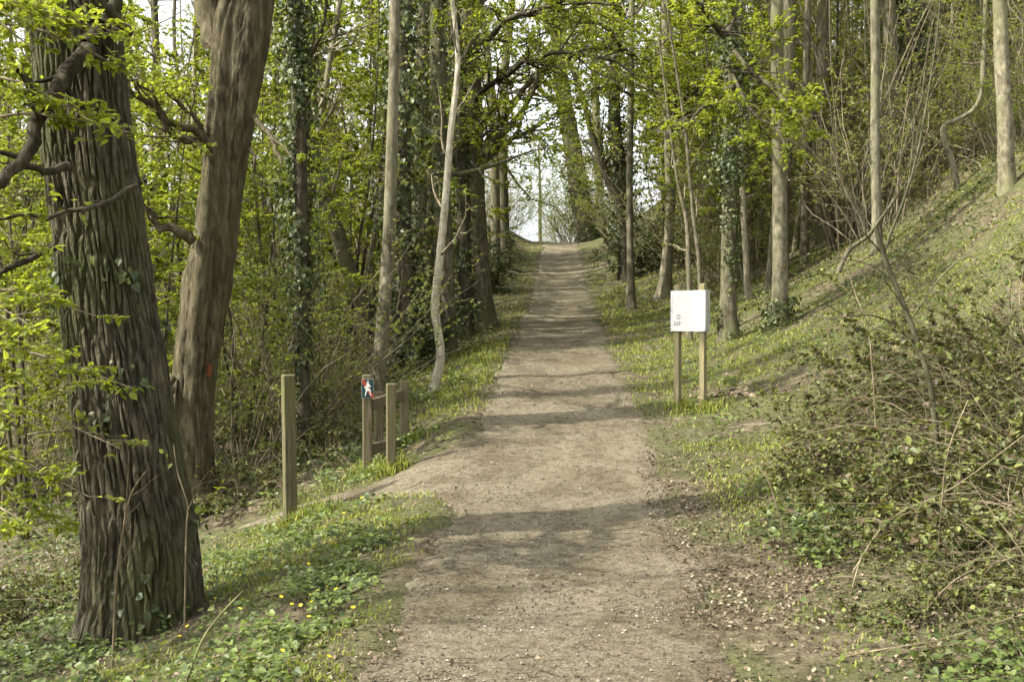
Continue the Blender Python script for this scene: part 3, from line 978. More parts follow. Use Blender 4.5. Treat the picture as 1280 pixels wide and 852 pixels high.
def arch_limbs(e, root, specs, n_leaf, size):
    """long leafy limbs reaching over the path"""
    g, gl = Geo(), Geo()
    for px, w0 in specs:
        Lm = spline(np.array([at(*q) - root for q in px]), 14)
        Lm[1:] += rng.normal(size=(13, 3)) * .03
        rr = np.linspace(w0, w0 * .25, 14)
        gm = Geo()
        tubes(gm, Lm, rr, 7)
        gm.build('limb', M['dark_bark'], e)
        a1, b1 = sprout(Lm[None], rr[None], 26, .12, 1, .9, 1.9, 6, 0, .2, .5)
        a1[..., 2] = a1[:, :1, 2] + (a1[..., 2] - a1[:, :1, 2]) * .6
        a2, b2 = sprout(a1, b1, 150, .1, 1, .75, .8, 4, -.02, .22, .55)
        tubes(g, a1, b1, 4)
        tubes(g, a2, b2, 3)
        leaf_on(gl, a2, n_leaf, size, upw=1.3)
    g.build('twigs', M['dark_bark'], e)
    gl.build('low_foliage', M['spring_leaf'], e, smooth=False)


arch_limbs(eW, rW, [([(591, 130, 23), (625, 95, 22.3), (680, 70, 21.6), (745, 70, 21), (800, 95, 20.6)], .07), ([(590, 60, 23), (640, 25, 22), (700, 5, 21.4), (770, 5, 21)], .07), ([(592, 150, 23), (560, 110, 22), (520, 95, 21.4), (480, 110, 21)], .05), ([(592, 175, 23), (625, 160, 22), (650, 165, 21.4)], .035)], 2600, .062)
arch_limbs(eS, rS, [([(836, 120, 26.5), (800, 75, 25.4), (750, 60, 24.5), (700, 75, 24)], .06), ([(835, 160, 26.5), (860, 120, 25.5), (900, 100, 24.6)], .05)], 2600, .068)
arch_limbs(eP, rP, [([(789, 70, 26), (745, 30, 25), (690, 35, 24.3), (645, 60, 24)], .05), ([(789, 120, 26), (760, 105, 25.2), (735, 115, 24.8)], .035)], 2600, .066)


# ---- hazel clump: many stems fanning from one foot
def coppice(label, base, stems, hgt, spread, seed, leaf_n=300, loc=None):
    r = np.random.default_rng(seed)
    e = empty('hazel_clump', base)
    tag(e, label, 'shrub')
    k = 9
    a = r.uniform(0, 6.28, stems)
    out = np.stack([np.cos(a), np.sin(a), 0 * a], 1)
    ln = hgt * r.uniform(.5, 1.1, stems)
    D = norm(out * r.uniform(.1, spread, stems)[:, None] + np.array([0, 0, 1]))
    p = out * r.uniform(.05, .28, stems)[:, None] + np.array([0, 0, -.05])
    pts = [p]
    for j in range(k - 1):
        D = norm(D + r.normal(size=D.shape) * .07 + np.array([0, 0, .05]))
        pts.append(pts[-1] + D * (ln / (k - 1))[:, None])
    P = np.stack(pts, 1)
    R = r.uniform(.010, .032, stems)[:, None] * np.linspace(1, .25, k)[None]
    g = Geo()
    tubes(g, P, R, 6)
    b, br = sprout(P, R, stems * 5, .3, 1, .6, .9, 5, .1, .15, .5, r=r)
    tubes(g, b, br, 3)
    g.build('stems', M['twig'], e)
    gl = Geo()
    leaf_on(gl, b, leaf_n, .05, r=r)
    gl.build('crown', M['olive_leaf'], e, smooth=False)
    return e


p = ground_pt(1052, 310)
coppice('fan of many thin hazel stems springing from one foot on the bank', p, 26, 6.5, .45, 5, 500)

# ------------------------------------------------------------------ the wood behind: kinds of tree, copied
def proto_tall(seed, hgt=13, rad=.11, bark='grey_bark', leaf='mid_leaf', leaf_n=5000, btlo=.26, ivy=0, nb=24, blen=2.6, lsz=.075, label=''):
    r = np.random.default_rng(seed)
    C = [[0, 0, -.15, rad * 1.15]]
    x = y = 0
    dx, dy = r.normal() * .05, r.normal() * .05
    for j in range(1, 8):
        x += dx * hgt / 7 + r.normal() * .06
        y += dy * hgt / 7 + r.normal() * .06
        C.append([x, y, hgt * j / 7, rad * (1 - .85 * j / 7)])
    L = spline(C, 26)
    P, R = L[:, :3], np.maximum(L[:, 3], .008)
    e = empty('woodland_tree', (0, 0, -100))
    g = Geo()
    trunk_mesh(g, P, R, 9, .08, .3, seed)
    g.build('trunk', M[bark], e)
    b1, r1 = sprout(P[None], R[None], nb, btlo, .98, .95, blen, 6, .14, .17, .4, r=r)
    b2, r2 = sprout(b1, r1, nb * 9, .1, 1, .75, 1.0, 5, .05, .24, .5, r=r)
    gb = Geo()
    tubes(gb, b1, r1, 4)
    tubes(gb, b2, r2, 3)
    gb.build('branches', M['twig'], e)
    gl = Geo()
    lt = low_twigs(b2, 7.5, .2, r)
    leaf_on(gl, lt, int(leaf_n * len(lt) / len(b2)), lsz, r=r)
    gl.build('crown', M[leaf], e, smooth=False)
    if ivy:
        gi = Geo()
        ivy_on(gi, P, R, ivy, .085, .02, .75, .22, seed, .4, r=r)
        gi.build('ivy', M['ivy_leaf'], e, smooth=False)
    return e


def proto_leafy(seed, hgt=6.5, leaf='spring_leaf', leaf_n=9000, nb=34, blen=2.0, lsz=.06, flat=.5, stems=3):
    """low-branched young tree in fresh leaf, sprays held in layers"""
    r = np.random.default_rng(seed)
    e = empty('understorey_tree', (0, 0, -100))
    P0, R0 = [], []
    for sidx in range(stems):
        a = r.uniform(0, 6.28)
        C = [[.08 * math.cos(a), .08 * math.sin(a), -.1]]
        for j in range(1, 6):
            q = C[-1]
            C.append([q[0] + (math.cos(a) * .12 + r.normal() * .08) * hgt / 6, q[1] + (math.sin(a) * .12 + r.normal() * .08) * hgt / 6, hgt * r.uniform(.85, 1.05) * j / 5])
        P0.append(spline(C, 16))
        R0.append(np.linspace(.045, .008, 16) * r.uniform(.6, 1.1))
    P0, R0 = np.array(P0), np.array(R0)
    g = Geo()
    tubes(g, P0, R0, 7)
    g.build('trunk', M['dark_bark'], e)
    b1, r1 = sprout(P0, R0, nb, .14, .98, 1.15, blen, 7, .04, .2, .45, taper=.35, r=r)
    b2, r2 = sprout(b1, r1, nb * 8, .15, 1, .75, .75, 5, 0, .2, .5, r=r)
    b2[..., 2] = b2[:, :1, 2] + (b2[..., 2] - b2[:, :1, 2]) * flat
    gb = Geo()
    tubes(gb, b1, r1, 4)
    tubes(gb, b2, r2, 3)
    gb.build('branches', M['twig'], e)
    gl = Geo()
    leaf_on(gl, b2, leaf_n, lsz, upw=1.5, r=r)
    gl.build('crown', M[leaf], e, smooth=False)
    return e


def proto_bush(seed, hgt=2.4, stems=22, leaf='olive_leaf', leaf_n=2200, spread=.9, lsz=.05, name='thicket_shrub', bark='twig'):
    r = np.random.default_rng(seed)
    e = empty(name, (0, 0, -100))
    k = 8
    a = r.uniform(0, 6.28, stems)
    out = np.stack([np.cos(a), np.sin(a), 0 * a], 1)
    D = norm(out * r.uniform(.1, spread, stems)[:, None] + np.array([0, 0, 1]))
    p = out * r.uniform(0, .5, stems)[:, None] + np.array([0, 0, -.1])
    ln = hgt * r.uniform(.5, 1.15, stems)
    pts = [p]
    for j in range(k - 1):
        D = norm(D + r.normal(size=D.shape) * .15 + np.array([0, 0, -.01]))
        pts.append(pts[-1] + D * (ln / (k - 1))[:, None])
    P = np.stack(pts, 1)
    R = r.uniform(.006, .016, stems)[:, None] * np.linspace(1, .3, k)[None]
    b1, r1 = sprout(P, R, stems * 8, .15, 1, .8, hgt * .35, 5, .03, .22, .5, r=r)
    b2, r2 = sprout(b1, r1, stems * 16, .2, 1, .8, hgt * .16, 4, .03, .25, .6, r=r)
    g = Geo()
    tubes(g, P, R, 5)
    tubes(g, b1, r1, 3)
    tubes(g, b2, r2, 3)
    g.build('stems', M[bark], e)
    if leaf_n:
        gl = Geo()
        leaf_on(gl, b1, leaf_n // 2, lsz, r=r)
        leaf_on(gl, b2, leaf_n // 2, lsz, r=r)
        gl.build('crown', M[leaf], e, smooth=False)
    return e


def proto_pole(seed, hgt=8, stems=11):
    r = np.random.default_rng(seed)
    e = empty('pole_clump', (0, 0, -100))
    k = 8
    a = r.uniform(0, 6.28, stems)
    out = np.stack([np.cos(a), np.sin(a), 0 * a], 1)
    D = norm(out * r.uniform(.02, .22, stems)[:, None] + np.array([0, 0, 1]))
    p = out * r.uniform(.1, .9, stems)[:, None] + np.array([0, 0, -.2])
    ln = hgt * r.uniform(.6, 1.1, stems)
    pts = [p]
    for j in range(k - 1):
        D = norm(D + r.normal(size=D.shape) * .04 + np.array([0, 0, .03]))
        pts.append(pts[-1] + D * (ln / (k - 1))[:, None])
    P = np.stack(pts, 1)
    R = r.uniform(.01, .032, stems)[:, None] * np.linspace(1, .3, k)[None]
    for j in range(stems):
        g = Geo()
        tubes(g, P[j], R[j], 7)
        g.build('trunk', M['grey_bark'], e)
    b1, r1 = sprout(P, R, stems * 9, .25, 1, .75, 1.3, 5, .12, .18, .45, r=r)
    b2, r2 = sprout(b1, r1, stems * 22, .1, 1, .75, .6, 4, .05, .24, .55, r=r)
    g = Geo()
    tubes(g, b1, r1, 3)
    tubes(g, b2, r2, 3)
    g.build('branches', M['twig'], e)
    g = Geo()
    leaf_on(g, b2, 2200, .06, r=r)
    g.build('crown', M['olive_leaf'], e, smooth=False)
    return e


TALL = [proto_tall(101, 13, .11), proto_tall(102, 14, .09, 'grey_bark', 'olive_leaf'), proto_tall(103, 12, .07, 'pale_bark', 'mid_leaf', 4000),
        proto_tall(104, 15, .15, 'oak_bark', 'spring_leaf', 6000, .28), proto_tall(105, 11, .05, 'grey_bark', 'olive_leaf', 3500, .3)]
IVYT = [proto_tall(111, 13, .13, 'dark_bark', 'mid_leaf', 2600, .35, 4200), proto_tall(112, 12, .10, 'dark_bark', 'olive_leaf', 2200, .4, 5200), proto_tall(113, 14, .16, 'oak_bark', 'spring_leaf', 3000, .3, 3000)]
LEAFY = [proto_leafy(121, 6.5, 'spring_leaf', 20000, 40, 2.0, .05), proto_leafy(122, 7.5, 'spring_leaf', 24000, 48, 2.2, .052), proto_leafy(123, 5.5, 'mid_leaf', 18000, 36, 2.0, .05), proto_leafy(124, 8.5, 'spring_leaf', 26000, 50, 2.4, .052)]
BUSH = [proto_bush(131, leaf_n=4500), proto_bush(132, 3.0, 26, 'mid_leaf', 6000), proto_bush(133, 2.0, 26, 'olive_leaf', 2200), proto_bush(134, 3.4, 30, 'olive_leaf', 4500, .7)]
IVYM = [proto_bush(135, 2.2, 26, 'ivy_leaf', 12000, 1.0, .075, 'ivy_mound', 'dark_bark'), proto_bush(136, 3.2, 26, 'ivy_leaf', 14000, .7, .08, 'ivy_mound', 'dark_bark')]
PROTOS = TALL + IVYT + LEAFY + BUSH + IVYM
used = set()


def put(kind, idx, x, y, scale, label, cat, group, name=None):
    src = kind[idx % len(kind)]
    z = float(height(x, y)) - .03
    e = copy_tree(src, (x, y, z), rng.uniform(0, 6.28), scale, (rng.normal() * .04, rng.normal() * .04))
    if name:
        e.name = name
    dep = ', close by' if y < 19 else (', midway back' if y < 29 else (', far back' if y < 50 else ', farthest back'))
    tag(e, label + ' ' + zone(x, y) + dep if y > 11 else label, cat, group)
    return e


LAND = [(-200, 'beyond the left edge'), (30, 'behind the oak'), (215, 'between oak and grooved trunk'), (318, 'right of the grooved trunk'), (378, 'right of the ivy-wrapped trunk'),
        (440, 'behind the barrier'), (500, 'behind the curved sapling'), (572, 'behind the wide-footed trunk'), (640, 'by the sky gap'), (705, 'behind the crest tree'), (765, 'behind the ivy bank'),
        (820, 'above the notice board'), (890, 'right of the notice board'), (950, 'behind the ivy-skirted trunk'), (1010, 'behind the hazel fan'), (1080, 'behind the mid-bank pole'), (1125, 'behind the double-bent trunk'),
        (1180, 'behind the hooked stem'), (1245, 'by the rightmost pale trunk'), (1300, 'beyond the right edge')]


def zone(x, y):
    u = 640 + F_PX * x / max(y, .5)
    w = [t for a_, t in LAND if u >= a_]
    return w[-1] if w else LAND[0][1]


def clear_of_path(x, y, m):
    return abs(x - xpath(np.float64(y))) > m


HERO_XY = []
for o in list(COL.objects):
    if o.type == 'EMPTY' and o.location.z > -50 and o.parent is None:
        HERO_XY.append((o.location.x, o.location.y))
placed = []


def scatter(n, ylo, yhi, side, kind, label, cat, group, name, smin, smax, mind, margin=2.2, fx=.5, sfun=None, tries=60, avoid_hero=.9):
    cnt = 0
    for _ in range(n * tries):
        if cnt >= n:
            break
        y = ylo * (yhi / ylo) ** rng.uniform()
        xm = .47 * y + .6 if side > 0 else .46 * y + .4      # the wood thins out to sunny open ground on the left
        x = rng.uniform(0, xm) * side + .6 * (side > 0)
        s = x - float(xpath(np.float64(y)))
        if s * side < margin + (1.5 if y > 44 else 0):
            continue
        if y > 52 and abs(x - .043 * y) < 2.2 + .10 * (y - 52):
            continue
        if any((x - a) ** 2 + (y - b) ** 2 < mind ** 2 for a, b in placed[-400:]):
            continue
        if avoid_hero and any(abs(x / y - a / b) < .012 and y < b for a, b in HERO_XY):
            continue
        placed.append((x, y))
        put(kind, int(rng.integers(0, 99)), x, y, rng.uniform(smin, smax), label, cat, group, name)
        cnt += 1


for (u, d, sc) in [(345, 17, .8), (430, 19, .85), (300, 14.5, .75), (135, 12.5, .75), (35, 11.8, .8), (395, 16, .6), (240, 17, .9), (190, 13.5, .7)]:
    q = at(u, 400, d)
    put(LEAFY, int(d), q[0], d, sc, 'fresh-leaved young tree', 'tree', 'leafy young trees in the left wood', 'understorey_tree')
    placed.append((q[0], d))
# left wood
scatter(26, 17, 48, -1, TALL, 'slender tree', 'tree', 'trees in the left wood', 'woodland_tree', .75, 1.15, 1.0, 2.4)
scatter(9, 18, 45, -1, IVYT, 'ivy-covered tree', 'tree', 'ivy trees in the left wood', 'ivy_woodland_tree', .75, 1.1, 1.0, 2.6)
scatter(30, 13.5, 46, -1, LEAFY, 'fresh-leaved young tree', 'tree', 'leafy young trees in the left wood', 'understorey_tree', .7, 1.15, .9, 3.6)
scatter(40, 12.5, 46, -1, BUSH, 'tangled twiggy shrub', 'shrub', 'shrubs in the left wood', 'thicket_shrub', .55, 1.0, .7, 2.6)
# right wood
scatter(54, 20.5, 48, 1, TALL, 'slender tree', 'tree', 'trees on the right bank', 'woodland_tree', .75, 1.2, 1.0, 3.6)
scatter(12, 24, 48, 1, IVYT, 'ivy-covered tree', 'tree', 'ivy trees on the right bank', 'ivy_woodland_tree', .75, 1.1, 1.0, 3.2)
scatter(24, 25, 48, 1, LEAFY, 'fresh-leaved young tree', 'tree', 'leafy young trees on the right bank', 'understorey_tree', .8, 1.2, .9, 3.2)
scatter(70, 20, 48, 1, BUSH, 'tangled bare shrub', 'shrub', 'shrubs on the right bank', 'thicket_shrub', .8, 1.5, .8, 3.4)
ARCH = [proto_leafy(151, 10, 'spring_leaf', 32000, 70, 3.2, .062, .5, 1), proto_leafy(152, 11, 'spring_leaf', 36000, 76, 3.4, .065, .45, 2)]
PROTOS += ARCH
for k, (x, y, sc, lb) in enumerate([(-2.6, 27, .95, 'fresh-leaved tree left of the path, before the cutting'), (-2.2, 33, 1.0, 'fresh-leaved tree left of the path, within the cutting'), (-2.0, 40, 1.05, 'fresh-leaved tree left of the path, just below the crest'), (5.0, 29, .95, 'fresh-leaved tree right of the path above the grassy verge'),
                                    (5.2, 36, 1.05, 'fresh-leaved tree right of the path on the ivy bank'), (6.2, 43, 1.1, 'fresh-leaved tree right of the path behind the ivy bank'), (6.6, 24, .9, 'fresh-leaved tree behind the trunks right of the board'), (-4.2, 21, .85, 'fresh-leaved tree behind the pale leaning trunk'), (-4.6, 30, 1.0, 'fresh-leaved tree deep behind the stout trunk'), (-1.6, 46, 1.0, 'fresh-leaved tree at the left shoulder of the crest'), (4.6, 22, .8, 'fresh-leaved tree between the two trunks right of the board'), (7.4, 34, 1.0, 'fresh-leaved tree farther up the right bank'), (-3.4, 36.5, 1.15, 'fresh-leaved tree behind the paired trunks left of the crest'), (4.4, 33, 1.1, 'fresh-leaved tree beside the dark ivy-clad tree'), (-3.6, 25, 1.0, 'fresh-leaved tree over the stout wide-footed trunk'), (5.6, 26, 1.0, 'fresh-leaved tree over the swollen-footed trunk'), (4.0, 40, 1.1, 'fresh-leaved tree hiding the slanting black trunk')]):
    e = copy_tree(ARCH[k % 2], (x, y, float(height(x, y)) - .03), rng.uniform(0, 6.28), sc)
    e.name = 'understorey_tree'
    tag(e, lb, 'tree', 'fresh-leaved trees arching over the path')
POLE = [proto_pole(141), proto_pole(142, 9, 14), proto_pole(143, 7, 9)]
PROTOS += POLE
scatter(24, 21, 44, 1, POLE, 'clump of thin poles', 'tree', 'pole clumps on the right bank', 'pole_clump', .8, 1.2, .9, 3.8)
scatter(12, 17, 40, -1, POLE, 'clump of thin poles', 'tree', 'pole clumps in the left wood', 'pole_clump', .7, 1.1, .9, 2.8)
for k, (u, d, sc) in enumerate([(702, 53, .8), (712, 51, 1.0), (724, 52, 1.2), (742, 50, 1.3), (758, 47, 1.3), (772, 44, 1.2), (694, 60, .8), (640, 52, .7), (628, 50, 1.1), (612, 46, 1.2)]):
    q = at(u, 300, d)
    put(BUSH, 1, q[0], d, sc, 'bush on the crest', 'shrub', 'bushes on the crest', 'crest_bush')
for k, (u, d, sc) in enumerate([(800, 33, .7), (845, 31, .7), (895, 34, .9), (500, 19.5, .6), (425, 22, .7), (605, 31, .6)]):
    q = at(u, 300, d)
    put(IVYM, k, q[0], d, sc, 'dark ivy mound', 'shrub', 'ivy mounds in the wood', 'ivy_mound')
# far trees
scatter(14, 50, 95, -1, TALL, 'tall tree', 'tree', 'distant trees left', 'distant_tree', 1.0, 1.4, 1.5, 5)
scatter(16, 50, 95, -1, LEAFY + BUSH[:2], 'leafy low tree', 'tree', 'distant leafy trees left', 'distant_leafy_tree', 1.2, 1.8, 1.2, 5)
scatter(20, 50, 95, 1, TALL, 'tall tree', 'tree', 'distant trees right', 'distant_tree', 1.0, 1.4, 1.5, 6)
scatter(16, 50, 95, 1, LEAFY + BUSH[:2], 'leafy low tree', 'tree', 'distant leafy trees right', 'distant_leafy_tree', 1.2, 1.8, 1.2, 6)
# trees beside and behind the photographer that shade the path
for k, (x, y, kind, sc) in enumerate([(-6.5, 2.0, TALL, .9), (-9.0, 4.6, TALL, 1.0), (-5.6, -1.5, LEAFY, 1.0), (-12, -2.5, TALL, 1.1), (-5.1, 6.7, LEAFY, .8)]):
    put(kind, k, x, y, sc, 'tree standing beside the path outside the left of view', 'tree', 'trees outside the left of view', 'roadside_tree')
for e in PROTOS:
    for c in list(e.children):
        bpy.data.objects.remove(c)
    bpy.data.objects.remove(e)

# ------------------------------------------------------------------ made things
def box_verts(sx, sy, z0, z1, bev=.006, top_bev=.008):
    """upright bar with chamfered long edges and a slightly domed top"""
    def ring(ax, ay, z, b):
        return [(-ax + b, -ay, z), (ax - b, -ay, z), (ax, -ay + b, z), (ax, ay - b, z), (ax - b, ay, z), (-ax + b, ay, z), (-ax, ay - b, z), (-ax, -ay + b, z)]
    hx, hy = sx / 2, sy / 2
    rows = [ring(hx, hy, z0, bev), ring(hx, hy, z1 - top_bev, bev), ring(hx - top_bev, hy - top_bev, z1, bev)]
    V = [p for r_ in rows for p in r_] + [(0, 0, z1 + .002)]
    Q = []
    for k in range(2):
        for j in range(8):
            Q.append((k * 8 + j, k * 8 + (j + 1) % 8, k * 8 + 8 + (j + 1) % 8, k * 8 + 8 + j))
    T = [(16 + j, 16 + (j + 1) % 8, 24) for j in range(8)]
    return np.array(V, float), Q, T


def rotz(V, a):
    c, s_ = math.cos(a), math.sin(a)
    return np.stack([V[:, 0] * c - V[:, 1] * s_, V[:, 0] * s_ + V[:, 1] * c, V[:, 2]], 1)


def bar(g, sx, sy, z0, z1, rz=0.0, off=(0, 0, 0), bev=.006, tilt=(0, 0)):
    V, Q_, T_ = box_verts(sx, sy, z0, z1, bev, min(.008, bev * 1.4))
    V = rotz(V, rz)
    V[:, 0] += tilt[0] * V[:, 2]
    V[:, 1] += tilt[1] * V[:, 2]
    g.add(V + np.array(off), Q_, T_)


def beam(g, a, b, w, h, bev=.005):
    """chamfered rail from point a to point b, w thick across, h tall"""
    a, b = np.asarray(a, float), np.asarray(b, float)
    T = norm(b - a)
    Xv = norm(np.cross(T, np.array([0, 0, 1.0])))
    Zv = np.cross(Xv, T)
    V, Q_, T_ = box_verts(w, h, 0, float(np.linalg.norm(b - a)), bev, .003)
    g.add(a + V[:, :1] * Xv + V[:, 1:2] * Zv + V[:, 2:3] * T, Q_, T_)


# lone post
P = at(363, 626, 10.0)
zb = float(height(P[0], P[1]))
e = empty('wooden_post', (P[0], P[1], zb))
tag(e, 'lone square greenish wooden post standing apart left of the barrier', 'post')
g = Geo()
bar(g, .105, .105, -.3, at(358, 468, 10.0)[2] - zb, .42, tilt=(-.012, 0), bev=.007)
g.build('shaft', M['post_wood'], e, smooth=False)

# barrier: four posts, two rails
PL, PF, PR_, PB = (-1.42, 11.15), (-1.155, 10.85), (-1.14, 12.0), (-1.415, 12.05)
bz = float(height(-1.28, 11.4))
e = empty('wooden_barrier', (-1.28, 11.4, bz))
tag(e, 'weathered wooden barrier of four posts and two rails beside the path', 'barrier')
org = np.array([-1.28, 11.4, bz])
TOPS = {'L': at(455, 468, PL[1])[2], 'F': at(487, 479, PF[1])[2], 'R': at(503, 476, PR_[1])[2], 'B': at(476, 489, PB[1])[2]}
for k_, (px_, key) in enumerate(((PL, 'L'), (PF, 'F'), (PR_, 'R'), (PB, 'B'))):
    g = Geo()
    bar(g, .088, .088, -.35, TOPS[key] - bz, .20 + .02 * k_, (px_[0] - org[0], px_[1] - org[1], 0), tilt=(.004 * (k_ - 1), 0), bev=.007)
    g.build('post', M['barrier_wood'], e, smooth=False)
for (ya, yb) in ((506, 493), (561, 552)):
    a = at(463, ya, PL[1] + .03) - org
    b = at(503, yb, PR_[1] - .02) - org
    g = Geo()
    beam(g, a, b, .045, .105)
    g.build('rail', M['barrier_wood'], e, smooth=False)

# plate on the barrier: struck-out horse and rider
zc = at(460, 485, PL[1])[2]
e = empty('notice_plate', (PL[0] + .010, PL[1] - .052, zc), .20)
tag(e, 'small dark green plate with red stripe and white horse rider on the barrier post', 'sign')
M['plate_green'] = plain('plate_green', (.02, .055, .055), .45)
M['sign_red'] = plain('sign_red', (.36, .055, .035), .5)
M['sign_white'] = plain('sign_white', (.75, .74, .68), .5)
W2, H2 = .056, .090


def flat(g, pts, y0, y1):
    """a flat shape of thickness y0..y1 (towards the viewer is -y) from its outline"""
    n = len(pts)
    V = [(x, y0, z) for x, z in pts] + [(x, y1, z) for x, z in pts]
    c = (sum(x for x, z in pts) / n, sum(z for x, z in pts) / n)
    V += [(c[0], y0, c[1])]
    T = [(j, (j + 1) % n, 2 * n) for j in range(n)]
    Qs = [(j, (j + 1) % n, n + (j + 1) % n, n + j) for j in range(n)]
    g.add(np.array(V, float), Qs, T)


def rrect(w, h, r_, n=5):
    out = []
    for cx, cz, a0 in ((w - r_, h - r_, 0), (-w + r_, h - r_, 90), (-w + r_, -h + r_, 180), (w - r_, -h + r_, 270)):
        for j in range(n):
            a = math.radians(a0 + 90 * j / (n - 1))
            out.append((cx + r_ * math.cos(a), cz + r_ * math.sin(a)))
    return out


g = Geo(); flat(g, rrect(W2 + .004, H2 + .004, .008), -.003, 0); g.build('rim', plain('plate_rim', (.33, .33, .28), .5), e, smooth=False)
g = Geo(); flat(g, rrect(W2, H2, .006), -.005, -.002); g.build('plate', M['plate_green'], e, smooth=False)
g = Geo(); flat(g, [(-W2, H2), (-W2, H2 - .030), (W2 - .022, -H2), (W2, -H2), (W2, -H2 + .030), (-W2 + .022, H2)], -.0065, -.004); g.build('stripe', M['sign_red'], e, smooth=False)
g = Geo()
k_ = .98
flat(g, [(-.002, .062), (.006, .064), (.010, .056), (.006, .049), (-.002, .049), (-.005, .056)], -.0085, -.0055)
flat(g, [(-.008, .046), (.010, .046), (.018, .028), (.030, .016), (.027, .010), (.012, .018), (.010, .004), (-.010, .004), (-.012, .022)], -.0085, -.0055)
flat(g, [(-.024, .018), (-.014, .024), (-.006, .004), (.014, .002), (.024, -.006), (.028, -.024), (.022, -.028), (.012, -.020), (-.006, -.022), (-.016, -.016), (-.022, .002), (-.030, .006)], -.0080, -.0055)
flat(g, [(-.016, -.016), (-.008, -.020), (-.012, -.040), (-.018, -.062), (-.024, -.062), (-.022, -.042)], -.0080, -.0055)
flat(g, [(.014, -.020), (.024, -.024), (.026, -.042), (.032, -.058), (.025, -.060), (.018, -.044)], -.0080, -.0055)
g.v = [v_ * np.array([1.12, 1, 1.18]) for v_ in g.v]
g.build('rider_figure', M['sign_white'], e, smooth=False)

# white information board on two posts
bd = 13.0
cL, cR = at(849, 488, bd), at(881, 489, bd - .25)
ang = -.70
ctr = at(863, 388, bd - .12)
gz = float(height(ctr[0], ctr[1]))
e = empty('notice_board', (ctr[0], ctr[1], gz), ang)
tag(e, 'white box-shaped notice board on two wooden posts at the path edge', 'sign')
M['board_white'] = plain('board_white', (.62, .62, .585), .35, 0, .4)
M['board_edge'] = plain('board_edge', (.42, .43, .40), .4, .3)
M['screw'] = plain('screw_steel', (.10, .10, .09), .5, .6)
M['stain'] = plain('faded_print', (.30, .295, .27), .6)
M['smudge'] = plain('smudge', (.47, .45, .33), .7)
z_top, z_bot = at(863, 363, bd - .12)[2] - gz, at(863, 414, bd - .12)[2] - gz
BW, BD = .455, .095
pt = at(863, 356, bd - .12)[2] - gz
for sx in (-1, 1):
    g = Geo()
    bar(g, .066, .066, -.35, pt + (.012 if sx > 0 else 0), 0, (sx * .165, .0, 0), bev=.005)
    g.build('post', M['sign_wood'], e, smooth=False)
g = Geo()
zc = (z_top + z_bot) / 2
hh = (z_top - z_bot) / 2
# hollow case round the posts: four sides
for (x0, x1, z0, z1) in ((-BW / 2, -BW / 2 + .012, z_bot, z_top), (BW / 2 - .012, BW / 2, z_bot, z_top)):
    V, Q_, T_ = box_verts(x1 - x0, BD, z0, z1, .002, .002)
    g.add(V + np.array([(x0 + x1) / 2, 0, 0]), Q_, T_)
for z0 in (z_bot, z_top - .012):
    V, Q_, T_ = box_verts(BW - .028, BD - .002, z0, z0 + .012, .001, .001)
    g.add(V, Q_, T_)
g.build('case', M['board_edge'], e, smooth=False)
g = Geo(); flat(g, [(x, z + zc) for x, z in rrect(BW / 2 - .002, hh - .001, .004)], -BD / 2 - .006, -BD / 2 - .001); g.build('panel', M['board_white'], e, smooth=False)
for sx in (-1, 1):
    g = Geo(); flat(g, [(x + sx * (BW / 2 - .012), z + zc) for x, z in rrect(.010, hh, .002)], -BD / 2 - .010, -BD / 2 - .0055)
    st = g.build('edge_strip', plain('aluminium_strip', (.62, .63, .62), .4, .3), e, smooth=False)
    for dz in (-hh + .02, 0, hh - .02):
        g = Geo()
        a_ = np.arange(8) / 8 * 2 * math.pi
        flat(g, [(sx * (BW / 2 - .012) + .0045 * math.cos(t_), zc + dz + .0045 * math.sin(t_)) for t_ in a_], -BD / 2 - .013, -BD / 2 - .009)
        g.build('screw', M['screw'], st, smooth=False)
for dz in (-hh + .02, 0, hh - .02):
    g = Geo()
    a_ = np.arange(8) / 8 * 2 * math.pi
    flat(g, [(.0055 * math.cos(t_), .0055 * math.sin(t_)) for t_ in a_], -.004, .0)
    V = rotz(g.v[0], math.pi / 2)
    g.v[0] = V + np.array([BW / 2 + .0005, 0, zc + dz])
    g.build('screw', M['screw'], e, smooth=False)
# faded emblem: ring over blocky marks at the lower left, a smudge at the upper right
g = Geo()
ex, ez = -BW / 2 + .105, z_bot + .165
for j in range(16):
    a0, a1 = j / 16 * 6.283, (j + 1) / 16 * 6.283
    flat(g, [(ex + .026 * math.cos(a0), ez + .032 * math.sin(a0)), (ex + .026 * math.cos(a1), ez + .032 * math.sin(a1)), (ex + .013 * math.cos(a1), ez + .017 * math.sin(a1)), (ex + .013 * math.cos(a0), ez + .017 * math.sin(a0))], -BD / 2 - .0075, -BD / 2 - .0055)
for (x0, z0, w_, h_) in ((-.058, -.10, .016, .05), (-.036, -.10, .010, .03), (-.020, -.098, .022, .022), (.008, -.10, .012, .05), (-.020, -.07, .036, .014), (.024, -.075, .010, .012)):
    flat(g, [(ex + x0, ez + z0), (ex + x0 + w_, ez + z0), (ex + x0 + w_, ez + z0 + h_), (ex + x0, ez + z0 + h_)], -BD / 2 - .0075, -BD / 2 - .0055)
g.build('faded_print', M['stain'], e, smooth=False)
g = Geo()
flat(g, [(BW / 2 - .085 + .035 * math.cos(t_) * (1 + .2 * math.sin(3 * t_)), z_top - .085 + .045 * math.sin(t_)) for t_ in np.arange(14) / 14 * 6.283], -BD / 2 - .0072, -BD / 2 - .0055)
g.build('smudge', M['smudge'], e, smooth=False)


